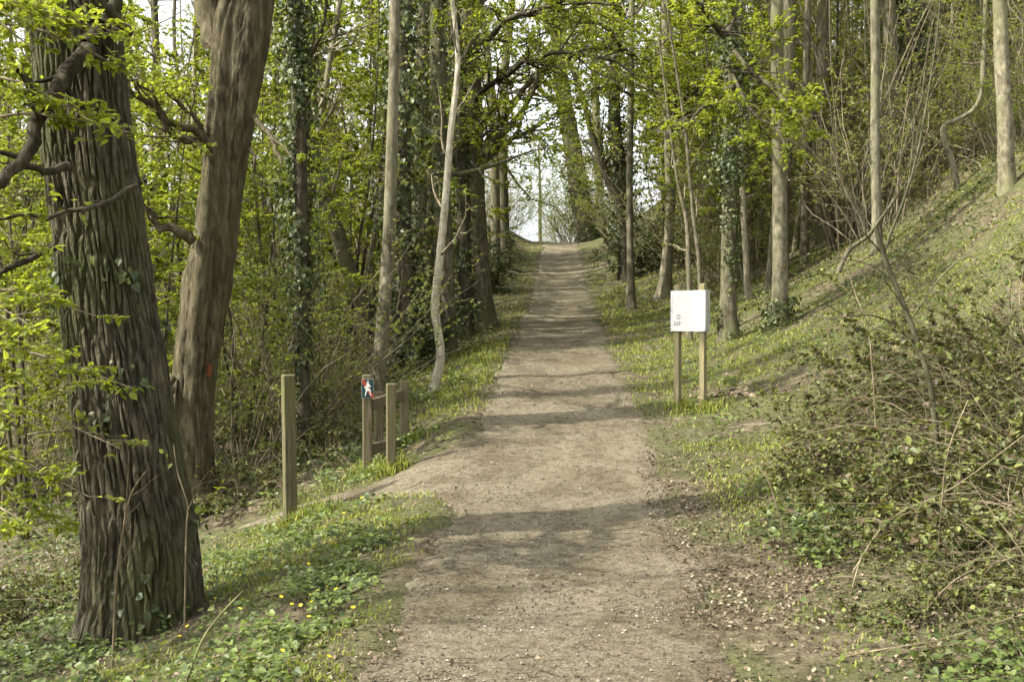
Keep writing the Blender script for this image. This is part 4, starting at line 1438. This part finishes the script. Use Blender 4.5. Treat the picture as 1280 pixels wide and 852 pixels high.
# stones heaped at the foot of the board
def stone(r, s_):
    n, m = 5, 7
    V = [(0, 0, -1)]
    for i in range(1, n):
        for j in range(m):
            a, b = math.pi * i / n - math.pi / 2, 2 * math.pi * j / m
            V.append((math.cos(a) * math.cos(b), math.cos(a) * math.sin(b), math.sin(a)))
    V.append((0, 0, 1))
    V = np.array(V) * (1 + r.normal(size=(len(V), 1)) * .13) * np.array([1, r.uniform(.6, .9), r.uniform(.4, .65)]) * s_
    T, Qs = [], []
    for j in range(m):
        T.append((0, 1 + (j + 1) % m, 1 + j))
        T.append((len(V) - 1, 1 + (n - 2) * m + j, 1 + (n - 2) * m + (j + 1) % m))
        for i in range(n - 2):
            Qs.append((1 + i * m + j, 1 + i * m + (j + 1) % m, 1 + (i + 1) * m + (j + 1) % m, 1 + (i + 1) * m + j))
    return V, Qs, T


M['stone'] = bark_mat('limestone', [(.2, (.26, .20, .12)), (.5, (.40, .32, .20)), (.8, (.52, .44, .30))], None, .5, 1, 14, .006, .5)
c0 = at(912, 484, 13.2)
for k_ in range(24):
    x = c0[0] + rng.normal() * .16 - (.30 if k_ % 6 == 0 else 0)
    y = c0[1] + rng.normal() * .13
    sz = rng.uniform(.028, .056)
    g = Geo()
    g.add(*stone(rng, sz))
    o = g.build('stone', M['stone'], smooth=False, loc=(x, y, float(height(x, y)) + sz * .28 + max(0, .05 - ((x - c0[0]) ** 2 + (y - c0[1]) ** 2) * 1.2)))
    o.rotation_euler = (rng.normal() * .3, rng.normal() * .3, rng.uniform(0, 6))
    tag(o, 'buff stone in the loose heap at the foot of the board', 'stone', 'stones heaped by the notice board')


# ------------------------------------------------------------------ ground cover
def frustum(n, y0, y1, k=.56, pad=1.0, pw=1.0):
    u = rng.uniform(size=n)
    y = y0 * (y1 / y0) ** (u ** pw)
    x = rng.uniform(-1, 1, n) * (k * y + pad)
    return x, y


def path_in(x, y):
    """> 0 on bare trodden earth"""
    le, ri = edges(y)
    s = x - xpath(y)
    return np.maximum(np.minimum(s + le, ri - s), (side_track(x, y) - .45) * .6)


def keep(x, y, dens):
    m = rng.uniform(size=len(x)) < dens
    return x[m], y[m]


# fallen leaves
x, y = frustum(425000, 3.6, 48, .6, 1)
s = x - xpath(y)
ins = path_in(x, y)
patch = fbm(x * 1.3, y * 1.3, 0, 201)
d_ = np.where(ins > 0, .015 + .55 * np.exp(-ins / .09) * patch, .20 + .5 * sstep(patch, .35, .6))
d_ = d_ + .75 * ((s > .62) & (s < 1.75) & (y < 11)) * sstep(patch, .3, .5) * (ins < .2)
green_l = (s < -.9) & (s > -2.6) & (y < 19)
d_ = np.where(green_l, d_ * .45, d_)
d_ = np.where((s > 1.0) & (s < 3.2) & (y > 13) & (y < 38), d_ * .35, d_)
d_ = np.where(y > 26, d_ * .6, d_)
x, y = keep(x, y, np.clip(d_, 0, 1) * .62)
n = len(x)
z = height(x, y)
D = np.stack([rng.normal(size=n), rng.normal(size=n), rng.normal(size=n) * .25], 1)
N = norm(np.stack([rng.normal(size=n) * .45, rng.normal(size=n) * .45, np.ones(n)], 1))
sz = rng.uniform(.009, .034, n) * np.clip(.75 + y * .03, .85, 1.7)
g = Geo()
pos_ = np.stack([x, y, z + rng.uniform(.0, .018, n)], 1)
wd_ = rng.uniform(.7, 1.5, n)[:, None, None]
nr = y < 11
leaves(g, pos_[nr], D[nr], N[nr], sz[nr], LEAF6, fold=.5, curl=-.35, wide=wd_[nr])
leaves(g, pos_[~nr], D[~nr], N[~nr], sz[~nr], LEAF4, fold=.5, curl=-.35, wide=wd_[~nr])
tag(g.build('fallen_leaves', M['dead_leaf'], smooth=False), 'brown dry leaf litter scattered over verges and wood floor', 'leaf litter', kind='stuff')
print('litter', n)

# grass
x, y = frustum(420000, 4.2, 46, .56, .5)
s = x - xpath(y)
ins = path_in(x, y)
patch = fbm(x * .9, y * .9, 0, 301)
fine = fbm(x * 4, y * 4, 0, 305)
lush_l = sstep(-s, .78, 1.0) * (1 - sstep(-s, 1.9, 2.5)) * sstep(y, 12.4, 13.2) * (1 - sstep(y, 19, 22))
verge_l = sstep(-s, .75, .95) * (1 - sstep(-s, 1.5, 2.2)) * sstep(y, 20, 23) * .6 * sstep(patch, .4, .55)
verge_r = sstep(s, .78, 1.05) * (1 - sstep(s, 2.8, 4.8)) * sstep(y, 12.6, 14.5) * (1 - sstep(y, 36, 42)) * sstep(patch, .24, .42)
bank_r = sstep(s, 2.5, 4) * (1 - sstep(s, 9, 12)) * sstep(y, 11, 14) * .85 * sstep(patch, .38, .54)
near_r = sstep(s, 1.1, 1.35) * (1 - sstep(s, 2.6, 3.6)) * (1 - sstep(y, 11.5, 13.5)) * .9 * sstep(patch, .34, .5) * (.15 + .85 * sstep(y + .8 * s, 8.6, 10.0))
near_l = sstep(-s, .86, 1.05) * (1 - sstep(-s, 2.4, 3.4)) * (1 - sstep(y, 10.5, 12)) * .6 * sstep(patch, .36, .52)
floor_l = sstep(-s, 2.2, 3.5) * .10 * sstep(patch, .5, .6) * sstep(y, 8, 11)
tuft = .0
dens = np.maximum.reduce([lush_l, verge_l, verge_r, bank_r, near_r, near_l, floor_l]) * sstep(fine, .25, .6)
dens = dens * (ins < rng.uniform(size=len(x)) ** 2 * .16)
x, y = keep(x, y, np.clip(dens, 0, 1))
# tufts at the feet of posts
for (cx_, cy_) in [PF, PL, PR_, (-1.85, 9.95), (-1.75, 10.0), (1.95, 12.9), (2.2, 12.7)]:
    a_ = rng.uniform(0, 6.28, 260)
    r_ = np.abs(rng.normal(size=260)) * .13
    x = np.append(x, cx_ + r_ * np.cos(a_))
    y = np.append(y, cy_ + r_ * np.sin(a_))
n = len(x)
s = x - xpath(y)
z = height(x, y)
hgt = rng.uniform(.025, .06, n) * (1 + .35 * ((s < -.8) & (y > 12) & (y < 19))) * np.clip(.6 + y * .03, .7, 1.5)
hgt[-260 * 7:] = rng.uniform(.05, .16, 260 * 7)
wd = .0028 + .00042 * y
a_ = rng.uniform(0, 6.28, n)
lean = np.stack([np.cos(a_), np.sin(a_), 0 * a_], 1) * rng.uniform(.15, .9, n)[:, None]
side = np.stack([-np.sin(a_), np.cos(a_), 0 * a_], 1)
b0 = np.stack([x, y, z - .005], 1)
up_ = np.array([0, 0, 1.0])
mid = b0 + (up_ + lean * .35) * (hgt * .55)[:, None]
tip = b0 + (up_ * .9 + lean) * hgt[:, None]
V = np.stack([b0 - side * wd[:, None], b0 + side * wd[:, None], mid + side * (wd * .7)[:, None], mid - side * (wd * .7)[:, None], tip], 1)
f = (np.arange(n) * 5)[:, None]
g = Geo()
g.add(V, f + np.array([[0, 1, 2, 3]]), f + np.array([[3, 2, 4]]))
tag(g.build('grass', M['grass'], smooth=False), 'short green grass on the verges of the path', 'grass', kind='stuff')
print('grass', n)

# low herbs: celandine, nettle, ground ivy
x, y = frustum(225000, 3.8, 30, .58, .8)
s = x - xpath(y)
ins = path_in(x, y)
patch = fbm(x * 1.1, y * 1.1, 0, 401)
fine = fbm(x * 3.3, y * 3.3, 0, 405)
hl = sstep(-s, .95, 1.35) * (1 - .75 * sstep(-s, 4, 7)) * (.12 + .88 * sstep(patch, .40, .56)) * (1 - .7 * sstep(y, 13, 20))
hr = sstep(s, 1.25, 1.7) * (1 - .6 * sstep(s, 5, 8)) * (.08 + .92 * sstep(patch, .42, .56)) * .6
dens = np.maximum(hl, hr) * sstep(fine, .3, .55) * (ins < -.02)
x, y = keep(x, y, np.clip(dens, 0, 1))
n = len(x)
z = height(x, y)
mound = sstep(fbm(x * 2.1, y * 2.1, 0, 409), .35, .7)
zz = z + rng.uniform(.01, .06, n) + mound * rng.uniform(0, .13, n)
D = np.stack([rng.normal(size=n), rng.normal(size=n), rng.normal(size=n) * .2], 1)
N = norm(np.stack([rng.normal(size=n) * .42 - .15, rng.normal(size=n) * .42 - .15, np.ones(n)], 1))
g = Geo()
sz = rng.uniform(.018, .05, n) * np.clip(.8 + .03 * y, .9, 1.5)
pos_ = np.stack([x, y, zz], 1)
nr = y < 9.5
leaves(g, pos_[nr], D[nr], N[nr], sz[nr], HEART, fold=.2)
leaves(g, pos_[~nr], D[~nr], N[~nr], sz[~nr] * 1.1, LEAF4, fold=.2, wide=1.25)
tag(g.build('herbs', M['herb_leaf'], smooth=False), 'low green herbs and ground ivy carpeting the banks', 'herbs', kind='stuff')
print('herbs', n)

# creeping ivy on the wood floor
x, y = frustum(100000, 6, 44, .58, .8)
s = x - xpath(y)
patch = fbm(x * .6, y * .6, 0, 501)
il = sstep(-s, 1.3, 2.2) * sstep(patch, .45, .55) * sstep(y, 9, 12) * .75
ir = sstep(s, 1.1, 1.6) * sstep(y, 24, 29) * .9 * sstep(patch, .32, .45) + sstep(s, 2, 4) * sstep(patch, .56, .63) * .7 * sstep(y, 14, 18)
il2 = sstep(-s, .95, 1.3) * sstep(y, 17, 20) * sstep(patch, .36, .48) * .8
patch_near = np.exp(-(((x - 2.0) / .34) ** 2 + ((y - 7.7) / .42) ** 2)) * 1.2
dens = np.maximum.reduce([il, ir, il2, patch_near]) * (path_in(x, y) < -.03)
x, y = keep(x, y, np.clip(dens, 0, 1))
n = len(x)
z = height(x, y) + rng.uniform(.02, .14, n)
D = np.stack([rng.normal(size=n), rng.normal(size=n), rng.normal(size=n) * .3], 1)
N = norm(np.stack([rng.normal(size=n) * .5, rng.normal(size=n) * .5 - .3, np.ones(n)], 1))
g = Geo()
sz = rng.uniform(.03, .06, n) * np.clip(.75 + .02 * y, .8, 1.7)
pos_ = np.stack([x, y, z], 1)
nr = y < 12
leaves(g, pos_[nr], D[nr], N[nr], sz[nr], HEART, fold=.15)
leaves(g, pos_[~nr], D[~nr], N[~nr], sz[~nr] * 1.1, LEAF4, fold=.15, wide=1.3)
tag(g.build('creeping_ivy', M['ivy_leaf'], smooth=False), 'dark creeping ivy covering parts of the wood floor', 'ivy', kind='stuff')
print('ivy', n)

# dry standing stems and fallen twigs
x, y = frustum(26000, 5.5, 34, .56, .5)
s = x - xpath(y)
patch = fbm(x * .7, y * .7, 0, 601)
dl = sstep(-s, 1.5, 2.4) * sstep(y, 9.8, 11.2) * (.25 + .75 * sstep(patch, .42, .55))
dr = sstep(s, 1.9, 2.8) * (1 - sstep(y, 10, 13)) * .55 + sstep(s, 3.6, 6) * sstep(y, 17, 22) * .5
x, y = keep(x, y, np.clip(np.maximum(dl, dr) * .45, 0, 1) * (path_in(x, y) < -.1))
n = len(x)
z = height(x, y)
k_ = 5
D = norm(np.stack([rng.normal(size=n), rng.normal(size=n), np.abs(rng.normal(size=n)) * 1.1 + .1], 1))
ln = rng.uniform(.15, .75, n)
pts = [np.stack([x, y, z], 1)]
for j in range(k_ - 1):
    D = norm(D + rng.normal(size=(n, 3)) * .25 + np.array([0, 0, -.16]))
    q = pts[-1] + D * (ln / (k_ - 1))[:, None]
    q[:, 2] = np.maximum(q[:, 2], height(q[:, 0], q[:, 1]) + .006)
    pts.append(q)
g = Geo()
tubes(g, np.stack(pts, 1), rng.uniform(.0018, .0045, n)[:, None] * np.linspace(1, .45, k_)[None] * np.clip(.7 + y[:, None] * .03, 1, 1.6), 3)
tag(g.build('dry_stems', M['dry_stem']), 'tangle of dry tan stems and dead bracken in the undergrowth', 'dead stems', kind='stuff')
print('stems', n)

# grit and crumbs on the path
x, y = frustum(75000, 3.7, 24, .30, 1.0)
x = x + xpath(y) * .6
ins = path_in(x, y)
x, y = keep(x, y, np.where(ins > .02, .12 + .6 * sstep(fbm(x * 2.5, y * 2.5, 0, 701), .45, .6), 0))
n = len(x)
z = height(x, y)
sz = rng.uniform(.003, .010, n) * rng.uniform(.5, 1.5, n)
O = np.array([[1, 0, 0], [-.5, .85, 0], [-.5, -.85, 0], [0, 0, .75], [.1, .1, -.4]])
V = np.stack([x, y, z], 1)[:, None] + O[None] * sz[:, None, None] * rng.uniform(.6, 1.4, (n, 5, 1))
f = (np.arange(n) * 5)[:, None]
g = Geo()
for tri in ((0, 1, 3), (1, 2, 3), (2, 0, 3)):
    g.add(np.zeros((0, 3)))
T_ = np.concatenate([f + np.array([t_]) for t_ in ((0, 1, 3), (1, 2, 3), (2, 0, 3), (1, 0, 4), (2, 1, 4), (0, 2, 4))])
g.add(V, t=T_)
M['grit'] = leaf_mat('grit', [(0, (.07, .058, .038)), (.55, (.17, .145, .098)), (.92, (.26, .23, .165)), (1, (.45, .42, .35))], 0, None, .85, .2)
tag(g.build('gravel', M['grit'], smooth=False), 'fine grit and crumbs of earth strewn on the path', 'gravel', kind='stuff')
n = 190
x, y = frustum(n * 4, 3.8, 16, .25, .6)
ins = path_in(x, y)
m_ = ins > .05
x, y = x[m_][:n], y[m_][:n]
n = len(x)
a_ = rng.uniform(0, 3.14, n)
ln = rng.uniform(.03, .16, n)
D = np.stack([np.cos(a_), np.sin(a_), 0 * a_], 1)
side = np.stack([-np.sin(a_), np.cos(a_), 0 * a_], 1)
pts = []
bend = rng.normal(size=n) * .2
for t_ in (-.5, -.15, .2, .5):
    q = np.stack([x, y, 0 * x], 1) + D * (ln * t_)[:, None] + side * (ln * bend * (t_ * t_))[:, None]
    q[:, 2] = height(q[:, 0], q[:, 1]) + .004
    pts.append(q)
g = Geo()
tubes(g, np.stack(pts, 1), rng.uniform(.001, .0028, n)[:, None] * np.array([[1, 1, .8, .5]]), 4)
tag(g.build('fallen_twigs', M['dark_bark']), 'small dark twigs fallen on the path', 'twigs', kind='stuff')


# ------------------------------------------------------------------ brambles on the right
def proto_bramble(seed, hgt=.9, rad=1.0, canes=40, leaf_n=3200, dead=46):
    r = np.random.default_rng(seed)
    e = empty('bramble_bush', (0, 0, -100))

    def arcs(nc, k, sag, l0, l1, rr):
        a = r.uniform(0, 6.28, nc)
        out = np.stack([np.cos(a), np.sin(a), 0 * a], 1)
        p = out * r.uniform(0, rad * .55, nc)[:, None] + np.array([0, 0, -.05])
        b = r.uniform(0, 6.28, nc)
        D = norm(np.stack([np.cos(b), np.sin(b), r.uniform(.5, 1.8, nc)], 1))
        ln = r.uniform(l0, l1, nc) * hgt
        pts = [p]
        for j in range(k - 1):
            D = norm(D + r.normal(size=D.shape) * .12 + np.array([0, 0, -sag]))
            q = pts[-1] + D * (ln / (k - 1))[:, None]
            q[:, 2] = np.maximum(q[:, 2], .02)
            pts.append(q)
        P_ = np.stack(pts, 1)
        return P_, r.uniform(rr * .6, rr * 1.2, nc)[:, None] * np.linspace(1, .4, k)[None]
    P1, R1 = arcs(canes, 10, .26, 1.2, 2.3, .0045)
    b1, r1 = sprout(P1, R1, canes * 5, .15, 1, .9, .35 * hgt, 5, .05, .25, .6, r=r)
    g = Geo()
    tubes(g, P1, R1, 4)
    tubes(g, b1, r1, 3)
    g.build('canes', M['green_cane'], e)
    P2, R2 = arcs(dead, 8, .2, .9, 2.0, .004)
    b2, r2 = sprout(P2, R2, dead * 3, .15, 1, .7, .3 * hgt, 4, .0, .3, .6, r=r)
    g = Geo()
    tubes(g, P2, R2, 4)
    tubes(g, b2, r2, 3)
    g.build('dead_canes', M['cane'], e)
    g = Geo()
    leaf_on(g, b1, leaf_n, .046, LEAF6, upw=1.3, r=r, wide=1.2)
    leaf_on(g, P1, leaf_n // 3, .05, LEAF6, upw=1.3, r=r, wide=1.2)
    g.build('crown', M['bramble_leaf'], e, smooth=False)
    return e


BR = [proto_bramble(801, 1.05, 1.0, 48, 6000, 60), proto_bramble(802, .9, .9, 38, 4600, 70), proto_bramble(803, .65, .8, 28, 2600, 90), proto_bramble(804, 1.35, 1.1, 56, 8000, 60)]
WORDS = ['low', 'dense', 'sprawling', 'thin', 'leafy', 'brown-stemmed']
SPOTS = [(2.25, 4.7, 2, .75, 'low sparse bramble tangle in the bottom corner by the path'), (2.75, 5.3, 2, .9, 'brown-stemmed bramble tangle low at the edge of view'), (2.35, 5.9, 1, .6, 'small bramble at the path side above the bottom corner'),
         (3.1, 6.2, 1, .9, 'bramble of dead canes below the leafy thicket'), (2.65, 7.0, 2, .8, 'bramble of thin canes beside the bright ivy patch'), (3.35, 7.2, 0, .95, 'leafy bramble thicket at the edge of view'),
         (2.75, 8.2, 1, .75, 'bramble below the bare sapling'), (3.35, 8.3, 0, .8, 'bramble round the foot of the bare sapling'), (4.0, 8.5, 3, .85, 'tall leafy bramble at the edge of view, under the bank'),
         (2.75, 9.3, 2, .8, 'low bramble in front of the notice board verge'), (3.3, 9.6, 0, .75, 'bramble crest below the ivy-skirted tree'), (4.1, 9.8, 3, .8, 'broad bramble behind the sapling on the bank'),
         (4.7, 10.2, 3, .85, 'uppermost bramble at the edge of view'), (3.0, 10.7, 1, .6, 'bramble sprig just right of the stone heap'), (3.9, 11.2, 1, .7, 'farthest bramble on the sunlit bank'), (2.15, 7.0, 2, .5, 'creeping bramble shoots at the litter edge')]
for (x, y, k_, sc, lab) in SPOTS:
    e = copy_tree(BR[k_], (x, y, float(height(x, y)) - .02), rng.uniform(0, 6.28), sc * ((1.12 if y > 7.1 else .8) if x > .37 * y else .62))
    e.name = 'bramble_bush'
    tag(e, lab, 'bramble', 'brambles on the right bank')
# brambles at the foot of the left wood
for (x, y, k_, sc, lab) in [(-3.9, 9.2, 0, .8, 'bramble in the shade left of the oak'), (-2.7, 11.6, 1, .7, 'bramble behind the lone post'), (-3.6, 12.4, 1, .8, 'bramble at the foot of the leaning grooved trunk'), (-2.0, 13.2, 0, .7, 'bramble behind the barrier'),
                            (-4.6, 7.6, 2, .9, 'bramble at the left edge beside the oak foot'), (-2.6, 14.6, 3, .8, 'bramble below the ivy-smothered trunk'), (-3.0, 5.3, 0, .55, 'bramble leaves in the bottom left corner')]:
    e = copy_tree(BR[k_], (x, y, float(height(x, y)) - .02), rng.uniform(0, 6.28), sc)
    e.name = 'bramble_bush'
    tag(e, lab, 'bramble', 'brambles on the left')
for e in BR:
    for c in list(e.children):
        bpy.data.objects.remove(c)
    bpy.data.objects.remove(e)


# ------------------------------------------------------------------ saplings and single canes
def sapling(name, label, px, w0, w1, mat, subs=(), cat='sapling', leaf=0, n=16, tw=0):
    """px: (u, v, depth) rows from the foot; subs: further stems of the same plant"""
    c = np.array([at(*q) for q in px])
    c[0, 2] = float(height(c[0, 0], c[0, 1])) - .03
    root = c[0].copy()
    e = empty(name, root)
    tag(e, label, cat)
    L = spline(c - root, n)
    R = np.linspace(w0, w1, n)
    g = Geo()
    tubes(g, L, R, 7)
    g.build('stem', M[mat], e)
    allP, allR = [L], [R]
    for (qx, a0, a1) in subs:
        L2 = spline(np.array([at(*q) for q in qx]) - root, n)
        R2 = np.linspace(a0, a1, n)
        g = Geo()
        tubes(g, L2, R2, 6)
        g.build('side_branch', M[mat], e)
        allP.append(L2)
        allR.append(R2)
    if tw:
        b, br = sprout(np.array(allP), np.array(allR), tw, .25, 1, .8, .35, 5, .06, .2, .5)
        g = Geo()
        tubes(g, b, br, 3)
        g.build('twigs', M[mat], e)
        if leaf:
            g = Geo()
            leaf_on(g, b, leaf, .04, LEAF6)
            g.build('crown', M['spring_leaf'], e, smooth=False)
    return e


sapling('sapling', 'forked bare sapling leaning out of the brambles on the right bank', [(1176, 545, 8.0), (1166, 500, 8.0), (1148, 430, 8.0), (1125, 370, 8.0), (1104, 318, 8.0), (1095, 285, 8.0)], .023, .017, 'sapling_bark',
        [([(1104, 320, 8.0), (1116, 285, 8.0), (1128, 255, 7.95), (1145, 200, 7.9), (1160, 120, 7.9), (1172, 40, 7.8), (1176, -20, 7.8)], .012, .005),
         ([(1140, 398, 8.0), (1165, 360, 7.9), (1195, 328, 7.8), (1215, 320, 7.8), (1228, 326, 7.75)], .007, .003),
         ([(1122, 405, 8.0), (1090, 394, 7.9), (1055, 393, 7.85), (1020, 370, 7.8)], .006, .003),
         ([(1100, 314, 8.0), (1075, 285, 7.95), (1062, 262, 7.9)], .007, .003),
         ([(1055, 394, 7.85), (1066, 362, 7.8), (1075, 357, 7.75), (1105, 352, 7.7)], .004, .002),
         ([(1116, 350, 8.0), (1085, 330, 7.9), (1040, 322, 7.85)], .004, .002),
         ([(1136, 392, 8.0), (1105, 350, 7.8), (1102, 360, 7.7), (1106, 330, 7.7)], .004, .002)], n=14, tw=16, leaf=0)
sapling('sapling', 'thin pale dead stick leaning up toward the bank fallen branch', [(1100, 500, 8.3), (1088, 430, 8.3), (1070, 370, 8.4), (1054, 320, 8.5)], .007, .003, 'cane', [([(1080, 400, 8.3), (1068, 385, 8.3), (1066, 372, 8.3)], .003, .002)], n=10, tw=4)
sapling('fallen_branch', 'fallen branch lying slantwise up the bank by the hazel clump', [(1045, 330, 19), (1062, 312, 19), (1085, 295, 18.8), (1102, 272, 18.6), (1125, 240, 18.4)], .045, .02, 'grey_bark', n=12, cat='branch')
sapling('sapling', 'bare forked twig sapling standing in front of the oak foot', [(140, 775, 6.5), (146, 720, 6.5), (156, 650, 6.5), (160, 600, 6.45), (161, 562, 6.4)], .009, .003, 'cane',
        [([(155, 655, 6.5), (163, 620, 6.45), (175, 598, 6.4), (186, 585, 6.35)], .006, .002)], n=12, tw=3)
sapling('sapling', 'slim budding twig sapling right of the oak foot', [(230, 715, 7.0), (233, 660, 7.0), (235, 632, 7.0), (222, 590, 7.0), (217, 555, 7.0)], .006, .003, 'cane',
        [([(234, 640, 7.0), (242, 622, 6.95), (248, 605, 6.9)], .004, .002)], n=12, tw=5, leaf=26)
sapling('bramble_cane', 'bare cane slanting up out of the herbs at the bottom left', [(222, 850, 5.1), (250, 805, 5.2), (278, 765, 5.3), (304, 738, 5.4)], .006, .004, 'green_cane', n=10, cat='cane')
for k_, (px, lab) in enumerate([([(1060, 700, 6.6), (1110, 650, 6.5), (1190, 610, 6.3), (1285, 540, 6.1)], 'long bare cane arching to the right edge above the bramble tangle'), ([(985, 640, 7.4), (960, 600, 7.4), (925, 565, 7.6)], 'short thin cane poking from the grass by the litter edge'),
                                ([(1100, 640, 6.9), (1080, 690, 6.5), (1062, 745, 6.2)], 'straight tan cane propped in the tangle below the ivy patch'), ([(1010, 830, 5.2), (1080, 815, 5.2), (1170, 800, 5.1), (1270, 770, 5.0)], 'tan cane lying low across the bottom right corner'),
                                ([(1140, 760, 5.6), (1200, 720, 5.5), (1290, 690, 5.4)], 'tan cane arching over the brambles near the bottom right corner'), ([(1170, 690, 6.2), (1178, 620, 6.1), (1186, 560, 6.0), (1210, 500, 6.0)], 'upright pale cane amid the bramble tangle')]):
    sapling('bramble_cane', lab, px, .005, .0025, 'cane', n=10, cat='cane', tw=3)

# leafy sprays hanging in front of the oak: a young hornbeam at the left edge
def spray_tree(label, base, tips, seed):
    r = np.random.default_rng(seed)
    root = np.array([base[0], base[1], float(height(base[0], base[1]))])
    e = empty('understorey_tree', root)
    tag(e, label, 'tree')
    C = spline(np.array([[0, 0, -.1], [.05, .05, 1.2], [-.02, .1, 2.6], [.1, .15, 4.2], [.05, .2, 5.8]]), 20)
    R = np.linspace(.06, .015, 20)
    g = Geo()
    tubes(g, C, R, 8)
    g.build('trunk', M['dark_bark'], e)
    gb, gl = Geo(), Geo()
    for (u, v, d_, sp, ln_) in tips:
        tip_ = at(u, v, d_) - root
        j = int(np.argmin(np.abs(C[:, 2] - (tip_[2] + .15))))
        a = C[j]
        midp = a * .5 + tip_ * .5 + np.array([0, 0, .12])
        L = spline(np.array([a, midp, tip_]), 10)
        rr = np.linspace(.014, .003, 10)
        tubes(gb, L, rr, 5)
        b, br = sprout(L[None], rr[None], 12, .35, 1, .8, sp, 5, -.02, .15, .5, r=r)
        b[..., 2] = b[:, :1, 2] + (b[..., 2] - b[:, :1, 2]) * .35
        b2, br2 = sprout(b, br, 24, .2, 1, .7, sp * .5, 4, -.02, .15, .6, r=r)
        b2[..., 2] = b2[:, :1, 2] + (b2[..., 2] - b2[:, :1, 2]) * .35
        tubes(gb, b, br, 3)
        tubes(gb, b2, br2, 3)
        leaf_on(gl, b, ln_ // 2, .05, LEAF6, upw=2.2, r=r)
        leaf_on(gl, b2, ln_, .05, LEAF6, upw=2.2, r=r)
    gb.build('branches', M['twig'], e)
    gl.build('crown', M['spring_leaf'], e, smooth=False)


spray_tree('young tree at the left edge holding leafy sprays across the oak trunk', (-3.5, 6.6), [(160, 165, 6.6, .45, 150), (120, 155, 6.5, .4, 120), (130, 40, 6.7, .45, 130), (165, 485, 6.6, .4, 130), (90, 480, 6.4, .45, 150), (30, 500, 6.3, .4, 130), (120, 395, 6.8, .35, 110), (60, 420, 6.2, .4, 110),
           (10, 400, 6.2, .5, 140), (40, 60, 6.4, .6, 220), (20, 140, 6.2, .6, 200), (10, 20, 6.2, .6, 220), (180, 100, 6.9, .5, 140), (60, 20, 6.6, .5, 160), (15, 300, 6.3, .5, 120), (150, 560, 6.6, .35, 60), (110, 620, 6.4, .35, 90), (40, 640, 6.3, .5, 200), (70, 680, 6.2, .5, 180), (10, 580, 6.2, .5, 160)], 901)

# celandine flowers
M['petal'] = plain('celandine_yellow', (.80, .62, .02), .4)
fm = Geo()
a_ = np.arange(8) / 8 * 2 * math.pi
D = np.stack([np.cos(a_), np.sin(a_), 0 * a_ + .25], 1)
leaves(fm, np.zeros((8, 3)), D, np.tile([[0, 0, 1.0]], (8, 1)), .0125, LEAF6, fold=.1)
fme = fm.mesh('petals', M['petal'], False)
sm = Geo()
tubes(sm, np.array([[0, 0, -.12], [.004, 0, -.05], [0, 0, -.001]]), np.array([.0014, .0013, .0018]), 4)
sme = sm.mesh('stalk', M['green_cane'])
FL = [(300, 790), (270, 772), (372, 762), (378, 775), (388, 770), (376, 783), (360, 790), (395, 760), (408, 762), (420, 758), (385, 730), (390, 745), (340, 768), (430, 660), (446, 690), (455, 640), (470, 672), (441, 782), (415, 846), (355, 848), (232, 805), (215, 795), (222, 812),
      (450, 600), (455, 595), (462, 600), (330, 735), (352, 690), (415, 700), (404, 690), (365, 778), (383, 800), (392, 782), (349, 770), (425, 825)]
for (u, v) in FL:
    q = ground_pt(u + rng.normal() * 2, v + rng.normal() * 2)
    o = empty('celandine_flower', (0, 0, 0))
    for nm_, me_ in (('petals', fme), ('stalk', sme)):
        c = bpy.data.objects.new(nm_, me_)
        COL.objects.link(c)
        c.parent = o
    o.location = (q[0], q[1], float(height(q[0], q[1])) + rng.uniform(.09, .13))
    o.rotation_euler = (rng.normal() * .25 + .25, rng.normal() * .25, rng.uniform(0, 6))
    tag(o, 'yellow celandine flower among the herbs on the left verge', 'flower', 'celandine flowers on the left verge')


# look-alikes in the same spot of the wood are told apart by their order from the left
same = {}
for o in COL.objects:
    if o.parent is None and o.get('group') and o.location.y > 11 and o.type == 'EMPTY':
        same.setdefault(o['label'], []).append(o)
NTH = ['leftmost', 'second', 'third', 'fourth', 'fifth', 'sixth', 'seventh', 'eighth', 'ninth', 'tenth', 'eleventh', 'twelfth']
CNT = {2: 'two', 3: 'three', 4: 'four', 5: 'five', 6: 'six', 7: 'seven', 8: 'eight', 9: 'nine', 10: 'ten', 11: 'eleven', 12: 'twelve'}
for lb, os_ in same.items():
    if 2 <= len(os_) <= 12:
        os_.sort(key=lambda o: o.location.x / o.location.y)
        for i, o in enumerate(os_):
            o['label'] = lb + (', %s of %s' % (NTH[i], CNT[len(os_)]) if i == 0 else ', %s of %s from left' % (NTH[i], CNT[len(os_)]))
